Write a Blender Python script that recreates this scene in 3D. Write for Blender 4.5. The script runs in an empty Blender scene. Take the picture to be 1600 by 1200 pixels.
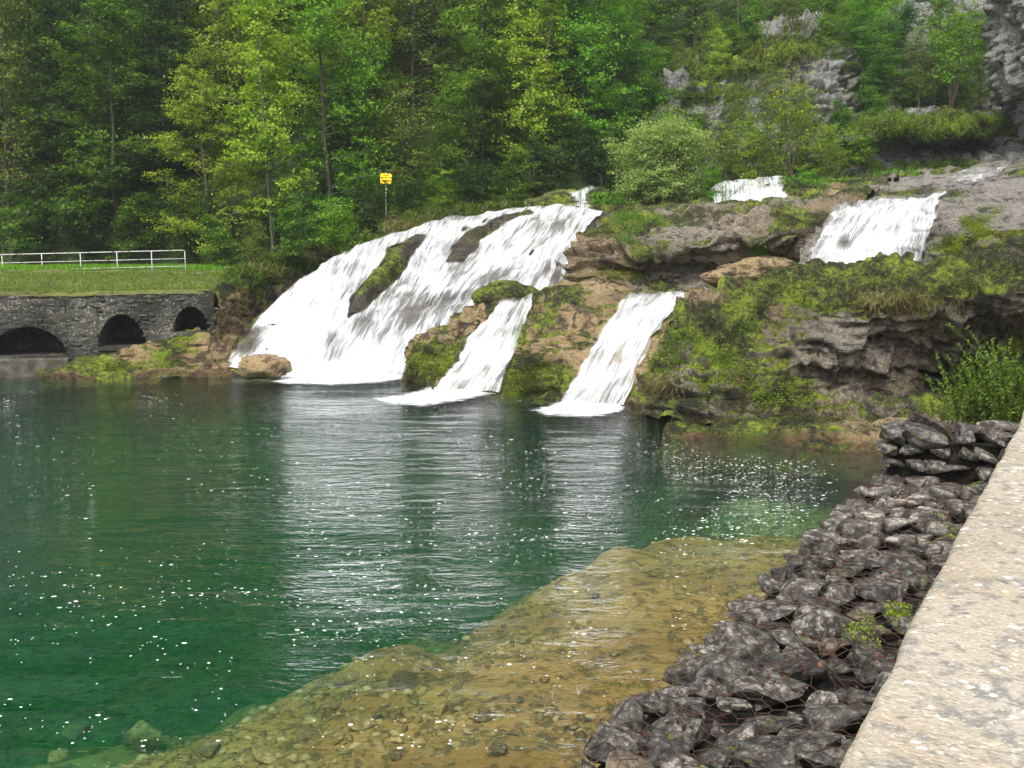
import bpy, math, random
import numpy as np
from mathutils import Vector, Matrix
from mathutils.bvhtree import BVHTree

# ------------------------------------------------------------------ camera, sky, sun, exposure
SC = bpy.context.scene
COL = SC.collection
R = math.radians
CAM_H, F, HOR = 4.2, 1555.0, 400.0
PITCH = math.atan((600 - HOR) / F)
cam_d = bpy.data.cameras.new('camera')
cam = bpy.data.objects.new('camera', cam_d)
COL.objects.link(cam)
cam.location = (0, 0, CAM_H)
cam.rotation_euler = (math.pi / 2 - PITCH, 0, 0)
cam_d.sensor_width = 36.0
cam_d.lens = F * 36.0 / 1600.0
cam_d.clip_start = 0.05
cam_d.clip_end = 2000
SC.camera = cam

SUN_EL, SUN_AZ = R(52), R(200)          # azimuth clockwise from +Y: behind the camera, a little to its left
world = bpy.data.worlds.new('World')
SC.world = world
world.use_nodes = True
wn = world.node_tree
wn.nodes.clear()
sky = wn.nodes.new('ShaderNodeTexSky')
sky.sky_type = 'NISHITA'
sky.sun_disc = False
sky.sun_elevation = SUN_EL
sky.sun_rotation = SUN_AZ
sky.air_density = 1.6
sky.dust_density = 4.0
sky.ozone_density = 1.0
hsv = wn.nodes.new('ShaderNodeHueSaturation')      # thin cloud takes most of the blue out
hsv.inputs['Saturation'].default_value = 0.22
bgn = wn.nodes.new('ShaderNodeBackground')
bgn.inputs['Strength'].default_value = 0.15
won = wn.nodes.new('ShaderNodeOutputWorld')
wn.links.new(sky.outputs[0], hsv.inputs['Color'])
wn.links.new(hsv.outputs[0], bgn.inputs['Color'])
wn.links.new(bgn.outputs[0], won.inputs['Surface'])
sun_d = bpy.data.lights.new('sun', 'SUN')
sun_d.energy = 1.6
sun_d.angle = R(20)
sun_d.color = (1.0, 0.96, 0.90)
sun = bpy.data.objects.new('sun', sun_d)
COL.objects.link(sun)
sdir = Vector((math.sin(SUN_AZ) * math.cos(SUN_EL), math.cos(SUN_AZ) * math.cos(SUN_EL), math.sin(SUN_EL)))
sun.rotation_euler = (-sdir).to_track_quat('-Z', 'Y').to_euler()
SC.view_settings.view_transform = 'Standard'
SC.view_settings.look = 'None'
SC.view_settings.gamma = 1.0
SC.view_settings.use_curve_mapping = False
SC.view_settings.exposure = 1.0
SC.cycles.max_bounces = 8
SC.cycles.diffuse_bounces = 3
SC.cycles.glossy_bounces = 2
SC.cycles.transmission_bounces = 4
SC.cycles.transparent_max_bounces = 16
SC.cycles.volume_bounces = 0
SC.cycles.use_denoising = True
SC.cycles.use_adaptive_sampling = True
SC.cycles.adaptive_threshold = 0.02
SC.cycles.caustics_reflective = False
SC.cycles.caustics_refractive = False

rng = np.random.default_rng(11)
random.seed(11)

# ------------------------------------------------------------------ geometry helpers
CT, ST = math.cos(PITCH), math.sin(PITCH)


def ray(px, py):
    u, v = (px - 800) / F, (600 - py) / F
    return np.array([u, CT + v * ST, v * CT - ST])


def P(px, py, Y):
    d = ray(px, py)
    return np.array([0, 0, CAM_H]) + d * (Y / d[1])


def PZ(px, py, z):
    d = ray(px, py)
    return np.array([0, 0, CAM_H]) + d * ((z - CAM_H) / d[2])


def proj(p):
    """survey check: where a world point is seen from the path"""
    q = np.asarray(p, float) - np.array([0, 0, CAM_H])
    x, y, z = q[..., 0], q[..., 1], q[..., 2]
    f = y * CT - z * ST
    up = y * ST + z * CT
    return np.stack([800 + F * x / f, 600 - F * up / f], -1)


def _hash(ix, iy, iz, seed):
    M = 0xFFFFFFFF
    h = (ix.astype(np.int64) * 374761393 + iy.astype(np.int64) * 668265263 + iz.astype(np.int64) * 2147483647 + seed * 974711) & M
    h = ((h ^ (h >> 13)) * 1274126177) & M
    h = ((h ^ (h >> 16)) * 2246822519) & M
    h = h ^ (h >> 15)
    return (h & 0xFFFFFF) / float(0xFFFFFF)


def vnoise(p, seed=0):
    p = np.asarray(p, float)
    i = np.floor(p)
    f = p - i
    i = i.astype(np.int64)
    f = f * f * f * (f * (f * 6 - 15) + 10)
    r = 0
    for dx in (0, 1):
        for dy in (0, 1):
            for dz in (0, 1):
                w = (f[..., 0] if dx else 1 - f[..., 0]) * (f[..., 1] if dy else 1 - f[..., 1]) * (f[..., 2] if dz else 1 - f[..., 2])
                r = r + w * _hash(i[..., 0] + dx, i[..., 1] + dy, i[..., 2] + dz, seed)
    return r * 2 - 1


def fbm(p, freq=1.0, octv=4, seed=0, gain=0.5, lac=2.03):
    p = np.asarray(p, float) * freq
    a, s, t = 1.0, 0.0, 0.0
    for k in range(octv):
        s = s + a * vnoise(p, seed + k * 17)
        t += a
        a *= gain
        p = p * lac + 3.7
    return s / t


def billow(p, freq=1.0, octv=3, seed=0):
    p = np.asarray(p, float) * freq
    a, s, t = 1.0, 0.0, 0.0
    for k in range(octv):
        s = s + a * np.abs(vnoise(p, seed + k * 13))
        t += a
        a *= 0.5
        p = p * 2.1 + 5.3
    return s / t * 2 - 0.5


def sstep(a, b, x):
    t = np.clip((np.asarray(x, float) - a) / (b - a), 0, 1)
    return t * t * (3 - 2 * t)


def cr(C, n, axis):
    """Catmull-Rom resampling of a control net along one axis"""
    C = np.moveaxis(np.asarray(C, float), axis, 0)
    m = len(C)
    E = np.concatenate([2 * C[:1] - C[1:2], C, 2 * C[-1:] - C[-2:-1]])
    t = np.linspace(0, m - 1, n)
    k = np.minimum(t.astype(int), m - 2)
    f = (t - k).reshape((-1,) + (1,) * (C.ndim - 1))
    p0, p1, p2, p3 = E[k], E[k + 1], E[k + 2], E[k + 3]
    o = 0.5 * (2 * p1 + (p2 - p0) * f + (2 * p0 - 5 * p1 + 4 * p2 - p3) * f ** 2 + (3 * p1 - p0 - 3 * p2 + p3) * f ** 3)
    return np.moveaxis(o, 0, axis)


def net(cols, nu, nv):
    C = np.array([[P(*p) for p in c] for c in cols])
    return cr(cr(C, nu, 0), nv, 1)


def gnormals(G, toward=(0, 0, 8)):
    du = np.gradient(G, axis=0)
    dv = np.gradient(G, axis=1)
    n = np.cross(du, dv)
    n /= np.linalg.norm(n, axis=-1, keepdims=True) + 1e-9
    t = np.asarray(toward, float) - G
    if (n * t).sum() < 0:
        n = -n
    return n


def mesh_np(name, V, Fq, attrs=None, uv=None, smooth=True, tri=False):
    me = bpy.data.meshes.new(name)
    V = np.ascontiguousarray(V, np.float32).reshape(-1, 3)
    Fq = np.ascontiguousarray(Fq, np.int32)
    k = Fq.shape[1]
    me.vertices.add(len(V))
    me.vertices.foreach_set('co', V.ravel())
    me.loops.add(Fq.size)
    me.loops.foreach_set('vertex_index', Fq.ravel())
    me.polygons.add(len(Fq))
    me.polygons.foreach_set('loop_start', np.arange(0, Fq.size, k, dtype=np.int32))
    if smooth:
        me.polygons.foreach_set('use_smooth', np.ones(len(Fq), bool))
    if attrs:
        for nme, a in attrs.items():
            at = me.attributes.new(nme, 'FLOAT', 'POINT')
            at.data.foreach_set('value', np.ascontiguousarray(a, np.float32).ravel())
    if uv is not None:
        ul = me.uv_layers.new(name='UVMap')
        uvv = np.ascontiguousarray(uv, np.float32).reshape(-1, 2)[Fq.ravel()]
        ul.data.foreach_set('uv', uvv.ravel())
    me.update(calc_edges=True)
    me.validate()
    return me


def grid_faces(nu, nv, flip=False):
    i = np.arange(nu * nv).reshape(nu, nv)
    a, b, c, d = i[:-1, :-1].ravel(), i[1:, :-1].ravel(), i[1:, 1:].ravel(), i[:-1, 1:].ravel()
    return np.stack([a, d, c, b] if flip else [a, b, c, d], 1)


def grid_mesh(name, G, attrs=None, uv=None, toward=(0, 0, 8)):
    nu, nv = G.shape[:2]
    n = np.cross(G[1:, :-1] - G[:-1, :-1], G[:-1, 1:] - G[:-1, :-1])
    flip = (n * (np.asarray(toward, float) - G[:-1, :-1])).sum() < 0
    return mesh_np(name, G.reshape(-1, 3), grid_faces(nu, nv, flip), attrs, uv)


def obj(name, me, mat=None, parent=None):
    o = bpy.data.objects.new(name, me)
    COL.objects.link(o)
    if mat is not None and me is not None and not me.materials:
        me.materials.append(mat)
    if parent is not None:
        o.parent = parent
    return o


def tag(o, label=None, cat=None, group=None, kind=None):
    for k, v in (('label', label), ('category', cat), ('group', group), ('kind', kind)):
        if v:
            o[k] = v
    return o


def empty(name, loc=(0, 0, 0), rz=0.0):
    o = bpy.data.objects.new(name, None)
    o.empty_display_size = 0.2
    COL.objects.link(o)
    o.location = [float(v) for v in loc]
    o.rotation_euler = (0, 0, rz)
    return o


class Tris:
    """collects boxes and tubes in one mesh"""
    def __init__(self):
        self.v, self.f = [], []

    def tube(self, pts, rad, n=6, cap=True):
        pts = [np.asarray(p, float) for p in pts]
        if np.isscalar(rad):
            rad = [rad] * len(pts)
        base = len(self.v)
        for i, p in enumerate(pts):
            t = pts[min(i + 1, len(pts) - 1)] - pts[max(i - 1, 0)]
            t = t / (np.linalg.norm(t) + 1e-9)
            a = np.cross(t, [0, 0, 1] if abs(t[2]) < 0.9 else [1, 0, 0])
            a /= np.linalg.norm(a)
            b = np.cross(t, a)
            for k in range(n):
                an = 2 * math.pi * k / n
                self.v.append(p + rad[i] * (math.cos(an) * a + math.sin(an) * b))
        for i in range(len(pts) - 1):
            for k in range(n):
                q = [base + i * n + k, base + i * n + (k + 1) % n, base + (i + 1) * n + (k + 1) % n, base + (i + 1) * n + k]
                self.f.append(q)
        if cap:
            self.f.append([base + k for k in range(n)][::-1])
            e = base + (len(pts) - 1) * n
            self.f.append([e + k for k in range(n)])
        return self

    def hexa(self, c):
        b = len(self.v)
        self.v += [np.asarray(p, float) for p in c]
        for q in ((0, 3, 2, 1), (4, 5, 6, 7), (0, 1, 5, 4), (1, 2, 6, 5), (2, 3, 7, 6), (3, 0, 4, 7)):
            self.f.append([b + k for k in q])
        return self

    def box(self, c, s):
        x, y, z = c
        a, b, d = s[0] / 2, s[1] / 2, s[2] / 2
        return self.hexa([(x - a, y - b, z - d), (x + a, y - b, z - d), (x + a, y + b, z - d), (x - a, y + b, z - d),
                          (x - a, y - b, z + d), (x + a, y - b, z + d), (x + a, y + b, z + d), (x - a, y + b, z + d)])

    def mesh(self, name, smooth=False):
        me = bpy.data.meshes.new(name)
        me.from_pydata([tuple(map(float, p)) for p in self.v], [], self.f)
        if smooth:
            me.polygons.foreach_set('use_smooth', np.ones(len(me.polygons), bool))
        me.update()
        return me


# ------------------------------------------------------------------ node helpers
class NT:
    def __init__(self, name):
        self.m = bpy.data.materials.new(name)
        self.m.use_nodes = True
        self.t = self.m.node_tree
        self.t.nodes.clear()
        self.out = self.t.nodes.new('ShaderNodeOutputMaterial')

    def n(self, typ, ins=None, **props):
        nd = self.t.nodes.new('ShaderNode' + typ)
        for k, v in props.items():
            setattr(nd, k, v)
        for k, v in (ins or {}).items():
            s = nd.inputs[k]
            if isinstance(v, bpy.types.NodeSocket):
                self.t.links.new(v, s)
            elif isinstance(v, bpy.types.Node):
                self.t.links.new(v.outputs[0], s)
            else:
                s.default_value = (tuple(v) + (1,) if (hasattr(v, '__len__') and len(v) == 3 and s.type == 'RGBA') else v)
        return nd

    def math(self, op, a, b=0.0, c=0.0, clamp=False):
        return self.n('Math', {0: a, 1: b, 2: c}, operation=op, use_clamp=clamp).outputs[0]

    def ss(self, v, a, b, lo=0.0, hi=1.0):
        return self.n('MapRange', {0: v, 1: a, 2: b, 3: lo, 4: hi}, interpolation_type='SMOOTHSTEP').outputs[0]

    def mix(self, f, a, b, blend='MIX'):
        nd = self.n('Mix', {0: f, 6: a, 7: b}, data_type='RGBA', blend_type=blend)
        return nd.outputs[2]

    def noise(self, vec, scale, detail=4.0, rough=0.55, dist=0.0):
        return self.n('TexNoise', {'Vector': vec, 'Scale': scale, 'Detail': detail, 'Roughness': rough, 'Distortion': dist}).outputs[0]

    def voro(self, vec, scale, feature='F1', out=0):
        return self.n('TexVoronoi', {'Vector': vec, 'Scale': scale}, feature=feature).outputs[out]

    def coord(self, which='Object'):
        return self.n('TexCoord').outputs[which]

    def vscale(self, vec, s):
        return self.n('VectorMath', {0: vec, 1: s}, operation='MULTIPLY').outputs[0]

    def attr(self, name):
        return self.n('Attribute', attribute_name=name).outputs['Fac']

    def ramp(self, f, stops):
        nd = self.n('ValToRGB', {0: f})
        e = nd.color_ramp.elements
        while len(e) < len(stops):
            e.new(0.5)
        for el, (p, c) in zip(e, stops):
            el.position = p
            el.color = tuple(c) + (1,) if len(c) == 3 else c
        return nd.outputs[0]

    def bump(self, h, strength=0.5, dist=0.05, normal=None):
        ins = {'Height': h, 'Strength': strength, 'Distance': dist}
        if normal is not None:
            ins['Normal'] = normal
        return self.n('Bump', ins).outputs[0]

    def principled(self, col, rough=0.8, normal=None, spec=0.3, **kw):
        ins = {'Base Color': col, 'Roughness': rough, 'Specular IOR Level': spec}
        if normal is not None:
            ins['Normal'] = normal
        ins.update(kw)
        return self.n('BsdfPrincipled', ins)

    def done(self, sh, vol=None):
        if sh is not None:
            self.t.links.new(sh.outputs[0], self.out.inputs['Surface'])
        if vol is not None:
            self.t.links.new(vol.outputs[0], self.out.inputs['Volume'])
        return self.m


def rock_mat(name, tan=(0.27, 0.19, 0.105), grey=(0.27, 0.24, 0.20), dark=(0.018, 0.015, 0.011), wet=0.35, tanbias=0.0):
    """limestone; vertex attributes: moss (0..1), tan (0..1), damp (0..1)"""
    t = NT(name)
    co = t.coord()
    n1 = t.noise(co, 0.5, 5, 0.6)
    n2 = t.noise(co, 2.1, 7, 0.66)
    n3 = t.noise(co, 9.0, 6, 0.7)
    n4 = t.noise(co, 34, 4, 0.7)
    strat = t.noise(t.vscale(co, (0.7, 0.7, 4.0)), 1.3, 6, 0.65, 0.4)
    tf = t.ss(t.math('ADD', t.math('ADD', t.attr('tan'), t.math('MULTIPLY', t.math('ADD', n1, n2), 0.5)), tanbias), 0.70, 1.20)
    c = t.mix(tf, grey, tan)
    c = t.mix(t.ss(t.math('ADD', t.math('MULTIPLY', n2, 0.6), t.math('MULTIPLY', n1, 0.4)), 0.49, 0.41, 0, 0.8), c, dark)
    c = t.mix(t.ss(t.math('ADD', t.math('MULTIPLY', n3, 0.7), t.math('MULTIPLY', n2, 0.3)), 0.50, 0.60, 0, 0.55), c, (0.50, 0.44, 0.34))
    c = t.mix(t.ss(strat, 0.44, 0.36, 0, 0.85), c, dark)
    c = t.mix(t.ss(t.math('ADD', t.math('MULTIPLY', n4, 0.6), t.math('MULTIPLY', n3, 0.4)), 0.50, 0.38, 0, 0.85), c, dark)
    c = t.mix(t.math('MULTIPLY', t.attr('damp'), 0.8), c, t.mix(0.5, t.mix(1.0, c, (0.40, 0.32, 0.24), 'MULTIPLY'), dark))
    # moss
    mn = t.math('ADD', t.math('MULTIPLY', n2, 0.55), t.math('MULTIPLY', n3, 0.45))
    mf = t.ss(t.math('ADD', t.attr('moss'), mn), 0.87, 0.95)
    mcol = t.ramp(t.math('ADD', t.math('MULTIPLY', n3, 0.6), t.math('MULTIPLY', t.noise(co, 1.1, 3), 0.55)),
                  [(0.42, (0.010, 0.010, 0.005)), (0.54, (0.032, 0.034, 0.009)), (0.62, (0.12, 0.155, 0.014)), (0.73, (0.30, 0.38, 0.025))])
    c = t.mix(mf, c, mcol)
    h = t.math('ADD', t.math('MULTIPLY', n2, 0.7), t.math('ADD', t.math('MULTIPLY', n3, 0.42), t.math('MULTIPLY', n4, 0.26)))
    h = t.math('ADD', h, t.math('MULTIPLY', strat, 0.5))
    rough = t.math('SUBTRACT', 0.88, t.math('MULTIPLY', t.attr('damp'), 0.5))
    return t.done(t.principled(c, t.math('MAXIMUM', rough, t.math('MULTIPLY', mf, 0.95)), t.bump(h, 1.0, 0.38), spec=wet))


def leaf_mat(name, c1, c2, c3, trans=0.38):
    t = NT(name)
    v = t.attr('var')
    rnd = t.n('ObjectInfo').outputs['Random']
    c = t.ramp(v, [(0.0, c1), (0.5, c2), (1.0, c3)])
    h = t.n('HueSaturation', {'Hue': t.math('ADD', 0.488, t.math('MULTIPLY', rnd, 0.024)), 'Saturation': 1.0,
                              'Value': t.math('ADD', 0.82, t.math('MULTIPLY', rnd, 0.4)), 'Color': c}).outputs[0]
    d = t.principled(h, 0.55, spec=0.25)
    tr = t.n('BsdfTranslucent', {'Color': t.mix(1.0, h, (1.15, 1.25, 0.5), 'MULTIPLY')})
    return t.done(t.n('MixShader', {0: trans, 1: d.outputs[0], 2: tr.outputs[0]}))


def bark_mat(name, a=(0.10, 0.085, 0.065), b=(0.045, 0.036, 0.026)):
    t = NT(name)
    co = t.coord()
    n = t.noise(t.vscale(co, (6, 6, 1.2)), 3.0, 5, 0.6)
    c = t.mix(t.ss(n, 0.35, 0.65), b, a)
    c = t.mix(t.ss(t.noise(co, 1.7, 3), 0.52, 0.66, 0, 0.7), c, (0.05, 0.07, 0.02))
    return t.done(t.principled(c, 0.9, t.bump(n, 0.6, 0.03)))


def plain_mat(name, c1, c2, scale=6.0, rough=0.85, bump=0.3, dist=0.02, spec=0.3, metallic=0.0):
    t = NT(name)
    co = t.coord()
    n = t.noise(co, scale, 5, 0.6)
    return t.done(t.principled(t.mix(t.ss(n, 0.35, 0.65), c1, c2), rough, t.bump(n, bump, dist), spec=spec, Metallic=metallic))


MAT = {}
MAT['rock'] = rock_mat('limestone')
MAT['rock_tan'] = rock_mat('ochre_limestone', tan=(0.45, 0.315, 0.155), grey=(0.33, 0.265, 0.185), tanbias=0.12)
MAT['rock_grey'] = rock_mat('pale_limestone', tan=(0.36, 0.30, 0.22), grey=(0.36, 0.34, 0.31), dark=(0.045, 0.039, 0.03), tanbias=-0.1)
MAT['cliff'] = rock_mat('mist_pale_limestone', tan=(0.22, 0.19, 0.13), grey=(0.30, 0.305, 0.30), dark=(0.045, 0.047, 0.04), tanbias=-0.15, wet=0.2)  # grey lifted paler, so part of the mist is in the rock colour
MAT['bark'] = bark_mat('bark')
MAT['bark_pale'] = bark_mat('pale_bark', (0.20, 0.18, 0.145), (0.09, 0.075, 0.055))
LEAF = {
    'yellow': leaf_mat('leaf_yellow_green', (0.115, 0.175, 0.010), (0.225, 0.32, 0.018), (0.36, 0.44, 0.05), 0.45),
    'bright': leaf_mat('leaf_bright_green', (0.06, 0.15, 0.008), (0.125, 0.275, 0.014), (0.23, 0.40, 0.03), 0.45),
    'mid': leaf_mat('leaf_mid_green', (0.038, 0.10, 0.008), (0.08, 0.185, 0.012), (0.15, 0.28, 0.02), 0.42),
    'dark': leaf_mat('leaf_dark_green', (0.014, 0.042, 0.007), (0.028, 0.075, 0.010), (0.05, 0.115, 0.014)),
    'olive': leaf_mat('leaf_olive', (0.065, 0.105, 0.012), (0.12, 0.18, 0.018), (0.19, 0.25, 0.03), 0.42),
    'blue': leaf_mat('leaf_blue_green', (0.028, 0.08, 0.022), (0.05, 0.13, 0.034), (0.09, 0.19, 0.05), 0.42),
    'willow': leaf_mat('leaf_willow', (0.17, 0.26, 0.06), (0.28, 0.40, 0.11), (0.42, 0.54, 0.20), 0.45),
    'moss': leaf_mat('moss_cushion', (0.045, 0.065, 0.005), (0.14, 0.20, 0.010), (0.30, 0.40, 0.02), 0.2),
    'darkmoss': leaf_mat('dark_moss', (0.013, 0.012, 0.005), (0.030, 0.028, 0.008), (0.075, 0.078, 0.012), 0.1),
    'grass': leaf_mat('grass_blade', (0.045, 0.090, 0.008), (0.085, 0.165, 0.012), (0.16, 0.24, 0.03), 0.3),
    'straw': leaf_mat('dry_grass_blade', (0.10, 0.10, 0.03), (0.19, 0.17, 0.06), (0.30, 0.25, 0.11), 0.25),
    'dead': leaf_mat('dead_leaf', (0.030, 0.012, 0.010), (0.08, 0.024, 0.017), (0.20, 0.085, 0.05), 0.1),
}

# ------------------------------------------------------------------ terrain
def terrain_z(x, y):
    x, y = np.asarray(x, float), np.asarray(y, float)
    n = fbm(np.stack([x, y, x * 0], -1), 0.12, 4, 3) * 1.6
    zl = 3.3 + 0.88 * np.clip(y - 46.0, 0, 27.0) + n * sstep(46, 52, y)
    zr = 8.2 + 9.0 * sstep(57, 67, y) + 0.62 * np.clip(y - 66, 0, 20) + n * sstep(55, 62, y)
    w = sstep(-6, 8, x + (y - 50) * 0.05)
    z = zl * (1 - w) + zr * w
    w2 = sstep(-9.5, -5.5, x)
    front = sstep(44.0, 47.5, y) * (1 - w2) + sstep(49, 52, y) * w2
    return z * front + (1 - front) * (2.3 * (1 - w2) + 1.5 * w2) * sstep(37, 40, y) - 4.0 * (1 - sstep(36.5, 39, y))


def build_terrain():
    xs = np.concatenate([np.linspace(-140, -42, 40), np.linspace(-40, 46, 150), np.linspace(48, 150, 40)])
    ys = np.concatenate([np.linspace(36, 75, 100), np.linspace(76, 190, 60)])
    X, Y = np.meshgrid(xs, ys, indexing='ij')
    G = np.stack([X, Y, terrain_z(X, Y)], -1)
    t = NT('forest_floor')
    co = t.coord()
    n = t.noise(co, 0.8, 6, 0.65)
    c = t.ramp(n, [(0.3, (0.018, 0.020, 0.009)), (0.45, (0.03, 0.045, 0.012)), (0.6, (0.045, 0.08, 0.014)), (0.8, (0.09, 0.085, 0.04))])
    m = t.done(t.principled(c, 0.95, t.bump(t.noise(co, 3, 6, 0.7), 1.0, 0.3)))
    o = obj('hillside', grid_mesh('hillside', G, toward=(0, 0, 300)), m)
    tag(o, kind='structure')
    g = Tris()
    g.v = [np.array(p, float) for p in ((-600, -600, -9), (600, -600, -9), (600, 600, -9), (-600, 600, -9))]
    g.f = [[0, 1, 2, 3]]
    tag(obj('ground', g.mesh('ground'), m), kind='structure')


build_terrain()

# ------------------------------------------------------------------ rocks
NETS, GRIDS = {}, {}


def rock(name, key, cols, label, mat, nu=220, nv=130, amp=(0.30, 0.14, 0.05), seed=1, moss=0.35, tan=0.3, damp=0.0,
         strata=0.06, calm=None, moss_fn=None, cat='rock', extra=None, tan_fn=None, damp_fn=None, kind=None):
    """rock mass swept over survey columns (each from its foot to behind its crest)"""
    G0 = net(cols, nu, nv)
    N = gnormals(G0)
    c = np.ones((nu, nv)) if calm is None else calm(np.linspace(0, 1, nu)[:, None], np.linspace(0, 1, nv)[None, :]) * np.ones((nu, nv))
    d = amp[0] * fbm(G0, 0.45, 3, seed) + amp[1] * billow(G0, 1.1, 3, seed + 5) + 1.5 * amp[2] * fbm(G0, 2.6, 5, seed + 9, 0.6)
    zz = G0[..., 2] * 2.1 + 1.1 * fbm(G0, 0.5, 3, seed + 21)
    d = d + strata * (np.abs((zz % 1.0) - 0.5) * 4 - 1) * np.clip(0.4 + 1.2 * fbm(G0, 0.5, 2, seed + 30), 0, 1.2)
    d = d - 0.5 * amp[1] * np.clip(0.16 - np.abs(fbm(G0 * np.array([1, 1, 1.6]), 0.55, 3, seed + 33)), 0, 1) / 0.16
    fr = (zz * 0.85 + 0.5 * fbm(G0, 0.22, 2, seed + 61)) % 1.0
    d = d - 1.6 * strata * np.exp(-((fr - 0.5) / 0.11) ** 2) * sstep(-0.15, 0.25, fbm(G0, 0.35, 2, seed + 63)) + 0.6 * strata * sstep(0.5, 0.62, fr) * (1 - sstep(0.75, 1.0, fr))
    d = d * c
    if extra is not None:
        d = d + extra(G0, proj(G0))
    G = G0 + N * d[..., None]
    N2 = gnormals(G)
    NETS[key], GRIDS[key] = G0, (G, N2)
    pp = proj(G)
    ms = moss + 0.25 * (N2[..., 2] - 0.4) + 0.35 * fbm(G, 0.6, 3, seed + 40)
    if moss_fn is not None:
        ms = ms + moss_fn(pp, G)
    tn = tan + 0.5 * fbm(G, 0.35, 2, seed + 50)
    if tan_fn is not None:
        tn = tn + tan_fn(pp, G)
    dm = damp + 0.9 * (1 - sstep(0.05, 0.35, G[..., 2]))
    if damp_fn is not None:
        dm = dm + damp_fn(pp, G)
    me = grid_mesh(name, G, {'moss': ms, 'tan': tn, 'damp': np.clip(dm, 0, 1)})
    o = obj(name, me, mat)
    tag(o, label, cat, kind=kind)
    return o


def inpoly(pp, poly):
    x, y = pp[..., 0], pp[..., 1]
    r = np.zeros(x.shape, bool)
    j = len(poly) - 1
    for i in range(len(poly)):
        xi, yi = poly[i]
        xj, yj = poly[j]
        with np.errstate(divide='ignore', invalid='ignore'):
            c = ((yi > y) != (yj > y)) & (x < (xj - xi) * (y - yi) / (yj - yi + 1e-12) + xi)
        r ^= c
        j = i
    return r


def polydist(pp, poly):
    """signed distance in survey pixels, positive inside"""
    d = np.full(pp.shape[:-1], 1e9)
    for i in range(len(poly)):
        a, b = np.array(poly[i], float), np.array(poly[(i + 1) % len(poly)], float)
        ab = b - a
        t = np.clip(((pp - a) @ ab) / (ab @ ab), 0, 1)
        d = np.minimum(d, np.linalg.norm(pp - (a + t[..., None] * ab), axis=-1))
    return np.where(inpoly(pp, poly), d, -d)


def blob(cx, cy, rx, ry, v):
    return lambda pp: v * np.exp(-(((pp[..., 0] - cx) / rx) ** 2 + ((pp[..., 1] - cy) / ry) ** 2))


def blobs(*bs):
    fs = [blob(*b) for b in bs]
    return lambda pp, G: sum(f(pp) for f in fs)


ISL1 = [(545, 492), (552, 470), (580, 430), (610, 398), (650, 371), (662, 373), (645, 395), (625, 420), (600, 455), (570, 480)]
ISL2 = [(700, 408), (712, 385), (728, 360), (760, 345), (800, 335), (830, 328), (800, 342), (765, 355), (748, 372), (738, 395), (720, 408)]

# the bank behind and left of the falls
rock('rock_bank', 'bank', [
    [(326, 604, 34.6), (326, 575, 34.9), (329, 530, 35.2), (333, 490, 35.5), (337, 458, 35.9), (342, 440, 38.5)],
    [(350, 600, 35.1), (350, 568, 35.4), (356, 525, 36.0), (362, 480, 36.6), (372, 445, 37.2), (382, 425, 39.6)],
    [(385, 595, 37.0), (385, 560, 37.3), (392, 510, 38.0), (400, 460, 38.7), (412, 428, 39.2), (425, 408, 41)],
    [(440, 590, 38.5), (440, 550, 38.8), (446, 490, 39.6), (455, 440, 40.4), (465, 408, 41.4), (480, 388, 43)],
    [(520, 580, 40), (520, 520, 40.8), (522, 450, 41.8), (530, 400, 42.4), (540, 378, 43), (555, 360, 45)],
    [(620, 560, 40), (620, 480, 41), (620, 410, 42.5), (625, 370, 43.6), (635, 347, 44.6), (650, 332, 46.5)],
    [(720, 500, 44), (720, 430, 45), (720, 375, 45.6), (725, 345, 46.2), (735, 325, 46.8), (745, 314, 48.5)],
    [(870, 450, 46), (870, 390, 47), (870, 345, 47.5), (870, 325, 48), (870, 308, 48.5), (875, 298, 51)],
], 'ochre and mossy rock bank rising beside the leftmost cascade and behind its crest', MAT['rock_tan'], nu=240, nv=90, seed=2,
    moss=0.30, tan=0.6, amp=(0.35, 0.25, 0.07), damp=0.15,
    moss_fn=blobs((360, 440, 60, 25, 0.3), (560, 370, 140, 30, 0.5), (760, 320, 120, 25, 0.6)))

rock('rock_shelf', 'shelf', [
    [(60, 606, 33.9), (60, 590, 34.3), (60, 574, 34.7), (60, 564, 35.2), (60, 560, 35.9)],
    [(112, 604, 34.0), (112, 586, 34.3), (112, 566, 34.7), (112, 556, 35.2), (112, 552, 35.9)],
    [(160, 606, 33.6), (160, 590, 34.0), (160, 566, 34.6), (162, 550, 35.1), (164, 546, 35.9)],
    [(210, 602, 34.0), (210, 586, 34.3), (210, 564, 34.8), (212, 546, 35.2), (214, 541, 36.0)],
    [(255, 596, 34.5), (255, 581, 34.8), (256, 558, 35.0), (258, 532, 35.4), (260, 526, 36.1)],
    [(300, 592, 34.9), (300, 576, 35.1), (300, 550, 35.3), (302, 524, 35.6), (304, 517, 36.2)],
    [(345, 590, 35.0), (345, 572, 35.2), (345, 552, 35.4), (345, 538, 35.7), (345, 530, 36.4)],
    [(380, 592, 35.2), (380, 577, 35.4), (380, 566, 35.8), (380, 560, 36.2), (380, 556, 37.0)],
], 'low ochre rocks with green moss at the water line below the arched wall', MAT['rock_tan'], nu=150, nv=60, seed=4,
    moss=0.36, tan=0.55, amp=(0.25, 0.25, 0.06), damp=0.1, moss_fn=blobs((270, 545, 40, 25, 0.25), (150, 575, 50, 14, 0.2)))

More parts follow.
